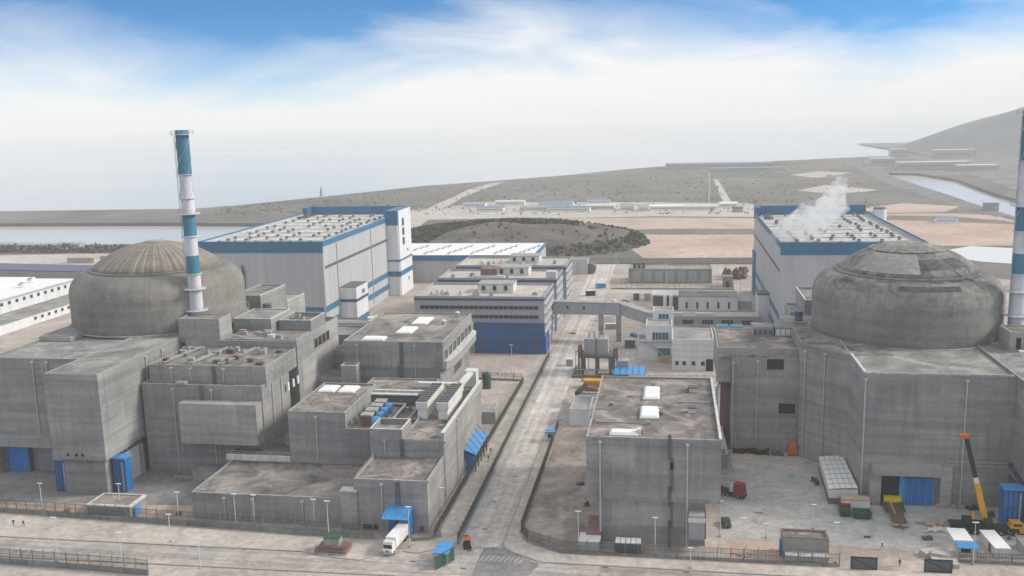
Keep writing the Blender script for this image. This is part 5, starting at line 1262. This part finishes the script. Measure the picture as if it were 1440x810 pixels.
lp(t, MB().tube(tip+Vector((-1.2, 0, 0)), tip+Vector((-1.2, 0, -17)), .05, n=5), 'hoist_rope', 'dgrey', j)
lp(t, MB().box(tip.x-1.5, tip.x-.9, tip.y-.25, tip.y+.25, tip.z-17.9, tip.z-17), 'hook_block', 'dgrey', j)
# flatbed trailer half inside the doorway
t = vehicle('flatbed_trailer', 'rusty flatbed trailer with yellow beam standing in the open doorway', 'trailer', (55.9, 236.2, .06), R(-4))
lp(t, MB().box(-1.5, 1.5, -9, 4, .9, 1.2).box(-1.6, -1.3, -9, 4, 1.2, 1.4).box(1.3, 1.6, -9, 4, 1.2, 1.4), 'bed', 'rust')
lp(t, MB().box(-2.0, 2.2, 3.4, 5.4, 1.2, 2.3), 'yellow_beam', 'brightyellow'); lp(t, MB().box(1.7, 2.4, -2, 4, 1.0, 1.5), 'side_rail', 'green'); lp(t, MB().box(-2.3, -1.8, -1, 5, .6, 1.2), 'side_rail', 'navy')
lp(t, MB().bar((-.4, -4, 1.4), (-.6, 3, 1.4), .3, .3).box(-1.9, 1.9, -9.6, -7.6, .5, .9), 'cross_beam', 'wood')
wheels(t, [(x, y) for x in (-1.2, 1.2) for y in (-8.2, -6.8, -5.4)], .48, .4); lp(t, MB().bar((0, -9, .9), (.3, -11.6, .7), .3, .3), 'drawbar', 'dgrey')
# orange handler at the road fence
t = vehicle('forklift', 'small orange and black forklift parked at the road fence end', 'forklift', (-47.0, 204.6, .06), R(20))
lp(t, MB().box(-.7, .7, -1.4, 1.0, .5, 1.4), 'body', 'black'); lp(t, MB().box(-.8, .8, -1.0, 1.2, 2.1, 2.35), 'canopy_roof', 'orange')
for x in (-.65, .65):
    for y in (-.9, .9): lp(t, MB().tube((x, y, 1.3), (x, y, 2.15), .06), 'canopy_post', 'black')
lp(t, MB().box(-.6, .6, 1.0, 1.2, .3, 2.6).box(-.5, -.3, 1.2, 2.2, .25, .35).box(.3, .5, 1.2, 2.2, .25, .35), 'fork_mast', 'dgrey'); wheels(t, [(-.75, -1), (.75, -1), (-.75, .7), (.75, .7)], .38, .28)
# generator on a brick base
t = thing('generator', 'pale green generator cabin on a dull red brick base beside the front path', 'generator', (-78, 200, 0))
MB().box(-82, -74.4, 197.0, 201.8, .14, 1.1).box(-81.4, -75, 197.6, 201.4, 1.1, 1.7).build('brick_base', 'brick', t)
MB().box(-82.1, -74.3, 196.7, 197.02, .14, .5).build('base_kerb', 'rim', t)
g = MB().box(-80.0, -76.4, 198.2, 200.8, 1.7, 3.6).build('cabin', 'greenl', t); MB().box(-80.2, -76.2, 198, 201, 3.6, 3.8).build('cabin_roof', 'green', g)
MB().box(-79.4, -78.2, 198.1, 198.25, 1.9, 3.3).build('cabin_door', 'grey', g)
rail(t, [(-81.8, 197.2), (-74.6, 197.2), (-74.6, 201.6)], 1.1, 1.1, 'brick', 1.6, .06)

# ------------------------------------------------------------------ people
K['skin'] = plain('skin', (.45, .28, .2)); K['cloth_dark'] = plain('dark_cloth', (.03, .03, .036)); K['cloth_blue'] = plain('blue_cloth', (.03, .07, .22)); K['helmet_w'] = plain('helmet_white', (.7, .7, .68)); K['helmet_r'] = plain('helmet_red', (.4, .03, .03))
def person(label, x, y, z, rz, jacket, helmet, stride):
    J = {'pelvis': (0, 0, .95, .16), 'chest': (0, .02, 1.32, .17), 'neck': (0, .02, 1.5, .07), 'head': (0, .0, 1.64, .105), 'crown': (0, .01, 1.74, .08)}
    E = [('pelvis', 'chest'), ('chest', 'neck'), ('neck', 'head'), ('head', 'crown')]
    for s_, n in ((-1, 'a'), (1, 'b')):
        f = stride*s_
        J['hip'+n] = (.1*s_, 0, .9, .1); J['knee'+n] = (.11*s_, -f*.6, .5, .07); J['ank'+n] = (.11*s_, -f*.9+.03, .09, .05); J['toe'+n] = (.12*s_, -f*.9-.14, .04, .045)
        J['sho'+n] = (.2*s_, .02, 1.42, .075); J['elb'+n] = (.27*s_, f*.4+.03, 1.14, .055); J['wri'+n] = (.27*s_, f*.8-.06, .9, .042); J['hand'+n] = (.27*s_, f*.9-.1, .8, .05)
        E += [('pelvis', 'hip'+n), ('hip'+n, 'knee'+n), ('knee'+n, 'ank'+n), ('ank'+n, 'toe'+n), ('chest', 'sho'+n), ('sho'+n, 'elb'+n), ('elb'+n, 'wri'+n), ('wri'+n, 'hand'+n)]
    ks = list(J); me = bpy.data.meshes.new('person'); me.from_pydata([J[k][:3] for k in ks], [(ks.index(a), ks.index(c)) for a, c in E], [])
    tmp = bpy.data.objects.new('tmp', me); COL.objects.link(tmp)
    md = tmp.modifiers.new('s', 'SKIN')
    for i, k in enumerate(ks): me.skin_vertices[0].data[i].radius = (J[k][3], J[k][3])
    me.skin_vertices[0].data[0].use_root = True
    sub = tmp.modifiers.new('u', 'SUBSURF'); sub.levels = 1
    dg = bpy.context.evaluated_depsgraph_get(); em = bpy.data.meshes.new_from_object(tmp.evaluated_get(dg))
    bpy.data.objects.remove(tmp); em.name = 'person'
    for q in ('skin', 'cloth_dark', jacket): em.materials.append(K[q])
    for pl in em.polygons:
        c = pl.center; pl.material_index = 1 if c.z < .96 and abs(c.x) < .22 else (0 if c.z > 1.5 or (abs(c.x) > .2 and c.z < .88) else 2)
        pl.use_smooth = True
    o = bpy.data.objects.new('person', em); COL.objects.link(o); o.location = (x, y, z); o.rotation_euler[2] = rz; tag(o, label, 'person')
    h = MB().lathe(0, .0, [(.15, 1.68), (.145, 1.74), (.11, 1.81), (0, 1.84)], 14); h.add([(-.1, -.24, 1.68), (.1, -.24, 1.68), (.12, -.1, 1.7), (-.12, -.1, 1.7)], [(0, 1, 2, 3)])
    ho = h.build('helmet', helmet, None); ho.parent = o
person('person in dark clothes standing on the front path at the picture edge', -165.6, 203.6, .16, .4, 'cloth_dark', 'helmet_w', .1)
person('person in dark clothes walking behind another at the left edge of the front path', -162.6, 203.4, .16, 1.2, 'cloth_dark', 'helmet_w', .25)
person('person in a blue jacket walking across the apron before the open doorway', 48.6, 214.6, .07, .8, 'cloth_blue', 'helmet_w', .28)
person('person in dark clothes standing between the two dark gate panels', 50.6, 206.4, .06, 2.4, 'cloth_dark', 'helmet_r', .1)
person('person in dark clothes walking beside the roadside awning', -52.8, 262, .14, 0, 'cloth_dark', 'helmet_w', .25)
person('person in a blue jacket by the roadside awning end', -53.2, 268, .14, .3, 'cloth_blue', 'helmet_w', .2)

# ------------------------------------------------------------------ middle distance: huts, fields, wooded mound, far shore
terrain('mound', 'moundm', -128, 752, 110, 92, 17.5, 14, n=70, rough=.11, pw=.42)
def mound_z(x, y):
    d = math.hypot((x+128)/110, (y-752)/92); return -1+17.5*max(0, 1-d)**.42
rnd = random.Random(31)
b = MB()
for i in range(20000):
    x = rnd.uniform(-235, 20); y = rnd.uniform(668, 842)
    d = math.hypot((x+128)/110, (y-752)/92)
    if d > 1.02: continue
    up = (y-752)/92; dens = .95 if (x < -165+25*up or (up > .05 and x < -75)) else (.5 if (d > .88 and x > -90) else .015)
    if rnd.random() > dens: continue
    z = mound_z(x, y); s_ = rnd.uniform(.8, 2.4)
    for _ in range(3):
        c = Vector((x+rnd.uniform(-1, 1), y+rnd.uniform(-1, 1), z+rnd.uniform(.2, 1)*s_)); u = Vector((rnd.gauss(0, 1), rnd.gauss(0, 1), rnd.gauss(0, .6))).normalized(); w_ = u.cross(Vector((rnd.gauss(0, 1), rnd.gauss(0, 1), rnd.gauss(0, 1)))).normalized()
        r_ = s_*rnd.uniform(.45, .8); b.add([c+u*r_, c+w_*r_, c-u*r_, c-w_*r_*.8], [(0, 1, 2, 3)])
tag(b.build('woods', 'leaf'), kind='stuff')
# scattered scrub on the reclaimed land
def coast_y(x):
    pts = [(300, 291), (330, 289), (450, 277), (600, 261), (700, 254), (800, 246), (880, 238), (970, 231), (1100, 226), (1240, 222)]
    for (a, c), (d, e) in zip(pts, pts[1:]):
        if x <= d: return c+(e-c)*(x-a)/(d-a)
    return 222
b = MB()
for i in range(1400):
    u_ = rnd.uniform(302, 1235); y_ = coast_y(u_)+2.5
    q = P(u_, y_+(302-y_)*rnd.random()**.9, 0)
    s_ = rnd.uniform(.5, 1.5)
    yy = 297-(q.x+571)*.045
    for _ in range(2):
        c = Vector((q.x+rnd.uniform(-2, 2), q.y+rnd.uniform(-3, 3), rnd.uniform(.2, 1)*s_)); u = Vector((rnd.gauss(0, 1), rnd.gauss(0, 1), rnd.gauss(0, .5))).normalized(); w_ = u.cross(Vector((rnd.gauss(0, 1), rnd.gauss(0, 1), 1))).normalized()
        b.add([c+u*s_*1.3, c+w_*s_*.7, c-u*s_*1.3, c-w_*s_*.7], [(0, 1, 2, 3)])
tag(b.build('scrub', 'scrubl'), kind='stuff')
# tree belt and sheds along the basin shore at the left
b = MB()
for i in range(420):
    q = P(rnd.uniform(-60, 330), rnd.uniform(352, 356), 0); h = rnd.uniform(2.5, 6)
    for _ in range(5):
        c = Vector((q.x+rnd.uniform(-2, 2), q.y+rnd.uniform(-3, 3), rnd.uniform(.3, 1)*h)); u = Vector((rnd.gauss(0, 1), rnd.gauss(0, 1), rnd.gauss(0, 1))).normalized(); w_ = u.cross(Vector((rnd.gauss(0, 1), 1, 1))).normalized(); r_ = rnd.uniform(.7, 1.8)
        b.add([c+u*r_, c+w_*r_, c-u*r_, c-w_*r_], [(0, 1, 2, 3)])
tag(b.build('treeline', 'scrubl'), kind='stuff')
def hut(name, label, cat, c, dx, dy, h, wm, rm, rz=0.0, group=None, gable=True):
    t = thing(name, label, cat, c, group)
    MB().obox(c, dx, dy, h, rz).build('wall', wm, t)
    ca, sa = math.cos(rz), math.sin(rz)
    def w2(a, e, z): return (c[0]+a*ca-e*sa, c[1]+a*sa+e*ca, c[2]+z)
    b = MB(); X, Y = dx/2+.4, dy/2+.4; hh = h+(dy*.16 if gable else .4)
    if gable: b.add([w2(-X, -Y, h), w2(X, -Y, h), w2(X, Y, h), w2(-X, Y, h), w2(-X, 0, hh), w2(X, 0, hh)], [(0, 1, 5, 4), (2, 3, 4, 5), (0, 4, 3), (1, 2, 5), (3, 2, 1, 0)])
    else: b.obox((c[0], c[1], c[2]+h), dx+.6, dy+.6, .5, rz)
    b.build('roof', rm, t)
    f = MB(); a = dx/2-1; e = -dy/2
    f.add([w2(-a, e-.1, h*.42), w2(a, e-.1, h*.42), w2(a, e+.05, h*.42), w2(-a, e+.05, h*.42), w2(-a, e-.1, h*.66), w2(a, e-.1, h*.66), w2(a, e+.05, h*.66), w2(-a, e+.05, h*.66)], [(3,2,1,0),(4,5,6,7),(0,1,5,4),(1,2,6,5),(2,3,7,6),(3,0,4,7)])
    f.build('window_band', 'grey', t); return t
G = 'low site huts on the far construction ground'
far_huts = [(668, 291, 26, 9, 'white', 'grey', 'pale grey roofed site hut nearest the country road'), (690, 297, 30, 9, 'white', 'mutedblue', 'blue roofed site hut behind the wooded mound'), (718, 288, 34, 8, 'white', 'offw', 'long white roofed site hut in the back row'),
    (752, 296, 32, 9, 'offw', 'grey', 'grey roofed site hut above the wooded mound'), (782, 289, 40, 10, 'white', 'mutedblue', 'long blue roofed site hut in the back row'), (800, 297, 46, 10, 'white', 'mutedblue', 'long blue roofed site hut in the front row'),
    (845, 294, 30, 10, 'offw', 'offw', 'pale flat site hut right of the blue roofed pair'), (842, 286, 26, 9, 'white', 'mutedblue', 'teal roofed site hut at the back'), (882, 295, 14, 18, 'offw', 'rim', 'square pale shed before the country track'),
    (905, 296, 10, 16, 'offw', 'grey', 'narrow grey shed beside the square pale one'), (938, 295, 36, 10, 'white', 'white', 'white hall in the middle of the far construction ground'), (985, 295, 34, 9, 'white', 'offw', 'cream roofed hall right of the white one'),
    (1024, 291, 18, 9, 'white', 'white', 'small white hall at the foot of the country track'), (1037, 298, 10, 8, 'greenl', 'green', 'green hut near the right-hand turbine hall')]
for (x, y, dx, dy, wm, rm, lb) in far_huts: hut('site_hut', lb, 'hut', P(x, y), dx, dy, 4.2, wm, rm, rnd.uniform(-.05, .05), G)
hut('warehouse', 'long faded flat warehouse on the shore skyline', 'warehouse', P(1010, 236), 190, 40, 9, 'clad', 'grey', 0, None, False)
hut('warehouse', 'short faded block left on the shore skyline', 'warehouse', P(1050, 240), 120, 30, 5, 'clad', 'mutedblue', 0, None, False)
hut('site_hut', 'blue and white hut on the brown field beyond the patched dome', 'hut', P(1330, 313), 18, 9, 4, 'white', 'mutedblue', 0)
hut('pump_house', 'small grey pump house at the near end of the rock dike', 'pump house', P(1393, 296), 12, 9, 7, 'conc', 'roofg', 0, None, False)
for x, y, dx, h, lb in ((1263, 219, 34, 14, 'small faded block at the hill foot'), (1340, 222, 78, 16, 'broad pale block on the far hill foot'), (1310, 238, 110, 12, 'long faded quay building across the basin, left'), (1372, 240, 60, 9, 'low faded quay building across the basin, right'), (1240, 232, 40, 12, 'faded block at the root of the rock dike')):
    hut('quay_building', lb, 'building', P(x, y), dx, 26, h, 'clad', 'offw', 0, None, False)
sheet('hill_shore', px((1275, 221), (1345, 240), (1400, 258), (1440, 272), (1600, 285), (1700, 240), (1500, 222)), .3, 'dike', .5)
for x, y, dx, lb in ((8, 351, 20, 'small grey shed in the tree belt at the left edge'), (35, 352, 30, 'long pale shed in the tree belt'), (70, 352, 14, 'square shed in the tree belt'), (100, 351, 22, 'grey shed right in the tree belt')):
    hut('shore_shed', lb, 'shed', P(x, y), dx, 8, 5, 'offw', 'grey', 0)
hut('depot_building', 'long mauve roofed depot behind the white workshop hall', 'depot', P(30, 385), 120, 26, 4.5, 'grey', 'navy', -.1, None, False)
hut('hut', 'low pink walled hut by the basin near the ribbed dome', 'hut', P(118, 369), 22, 8, 3.5, 'sand', 'soil', 0, None, False)
tag(MB().cyl(*P(452, 276)[:2], 0, 9, 2.2, 1.8, 12).cyl(*P(452, 276)[:2], 9, 13, 1.0, .8, 10).build('beacon', 'grey', loc=P(452, 276)), 'small beacon tower on the shore beyond the turbine hall', 'beacon')
tag(MB().box(-196.4, -189, 660, 668, 0, 4.6).box(-194, -190, 658, 660, 0, 3).build('excavator', 'brightyellow', loc=(-193, 664, 0)), 'small yellow machine at the foot of the wooded mound', 'machine')
tag(MB().tube((*P(997, 284)[:2], 0), (*P(997, 284)[:2], 34), .5, .3).build('wind_mast', 'white', loc=P(997, 284)), 'thin white mast beside the country track', 'mast')

# ------------------------------------------------------------------ steam over the right-hand turbine hall
m = bpy.data.materials.new('steam'); m.use_nodes = True; t_ = m.node_tree; t_.nodes.clear()
vo = N(t_, 'ShaderNodeVolumePrincipled'); vo.inputs['Color'].default_value = (.97, .97, .98, 1); vo.inputs['Anisotropy'].default_value = .2
tcs = N(t_, 'ShaderNodeNewGeometry').outputs['Position']
dn = M_(t_, 'MULTIPLY', M_(t_, 'SUBTRACT', noise(t_, tcs, .11, 7, .68, dist=2.2), .46), .95, clamp=True); L(t_, dn, vo.inputs['Density'])
ov = N(t_, 'ShaderNodeOutputMaterial'); L(t_, vo.outputs[0], ov.inputs['Volume']); K['steam'] = m
b = MB(); rnd = random.Random(4)
path = [(50, 424, 44.4, 3.2), (54, 431, 45.8, 4.8), (59, 440, 47, 5.4), (63, 452, 49.5, 4.8), (69, 464, 51, 4.6), (76, 480, 52, 4.0), (82, 500, 55, 3.2), (86, 515, 59, 2.4), (90, 528, 63.5, 1.5)]
prof_n = 14; vs = []; fs = []
for k, (x, y, z, r_) in enumerate(path):
    for i in range(prof_n):
        a = 2*math.pi*i/prof_n; q = 1.9*r_*(1+.22*math.sin(3*a+k*1.7)+.12*math.sin(5*a-k))
        vs.append((x+q*math.cos(a)*1.1, y-q*.35*math.sin(a)*.6, z+q*math.sin(a)*.8))
for k in range(len(path)-1):
    for i in range(prof_n):
        a, c = k*prof_n+i, k*prof_n+(i+1) % prof_n; fs.append((a, c, c+prof_n, a+prof_n))
fs += [tuple(range(prof_n-1, -1, -1)), tuple(range((len(path)-1)*prof_n, len(path)*prof_n))]
b.add(vs, fs); tag(b.build('steam', 'steam', loc=(70, 470, 50)), kind='stuff')

# ------------------------------------------------------------------ sea haze
HAZE = 1/5200
m = bpy.data.materials.new('haze_air'); m.use_nodes = True; t_ = m.node_tree; t_.nodes.clear()
vo = N(t_, 'ShaderNodeVolumePrincipled'); vo.inputs['Color'].default_value = (1.0, .985, .955, 1); vo.inputs['Density'].default_value = HAZE; vo.inputs['Anisotropy'].default_value = 0.0
ov = N(t_, 'ShaderNodeOutputMaterial'); L(t_, vo.outputs[0], ov.inputs['Volume']); K['haze'] = m
tag(MB().box(-30500, 30500, -2100, 32500, -8, 200).build('haze', 'haze'), kind='stuff')

# drain gratings along the kerbs, manhole covers, stains of use
b = bpy.data.objects['cross_road']
for x, y in ((-152, 197.4), (-139, 197.5), (-126, 197.6), (-113, 197.7), (-100, 197.8), (-137, 187.8), (-120, 187.8), (-104, 188.2), (-88, 188.4), (-58, 196), (-45.6, 194), (-38.6, 201.6), (-30, 198.2), (-14, 198.2), (4, 198), (22, 197.8), (40, 197.6), (-46, 203), (-44.8, 215), (-45.6, 232), (-43, 250), (-44.6, 270)):
    MB().box(x-.7, x+.7, y-.3, y+.3, .06, .092).build('drain_cover', 'dgrey', b)
rnd = random.Random(77)
def scatter(label, cat, name, spots, m):
    for i, (x, y, dx, dy, dz, rz, lb) in enumerate(spots):
        tag(MB().obox((x, y, .05), dx, dy, dz, rz).obox((x+.2*dx, y-.1*dy, .05+dz), dx*.5, dy*.6, dz*.4, rz+.4).build(name, m[i % len(m)], loc=(x, y, 0)), lb, cat)
scatter('', 'crate', 'crate', [(-24, 246, 2.0, 1.0, .7, .3, 'dark crate lying on the bare plot left of the centre block'), (-21, 232, 1.2, .8, .9, 1.2, 'small dark crate near the centre block, nearer the fence bend'), (-19.4, 219, 1.6, 1.2, .6, .5, 'brown crate by the dull red outhouse'),
   (60, 221, 2.2, 1.2, .7, .2, 'dark crate on the apron left of the planks'), (46.5, 220.6, 1.5, .5, .3, .1, 'short dark beam lying on the apron'), (22.6, 232, 2.0, .5, .3, -.2, 'dark beam lying beside the red lorry'), (78, 236, 2.6, 1.4, 1.0, .2, 'pale crate behind the crane cab'), (-126, 214.6, 1.4, 1.0, .7, .4, 'dark crate right of the bunker door'), (-157, 213.4, 1.6, 1.0, .8, .2, 'dark crate left of the bunker')], ['dgrey', 'rust', 'wood'])
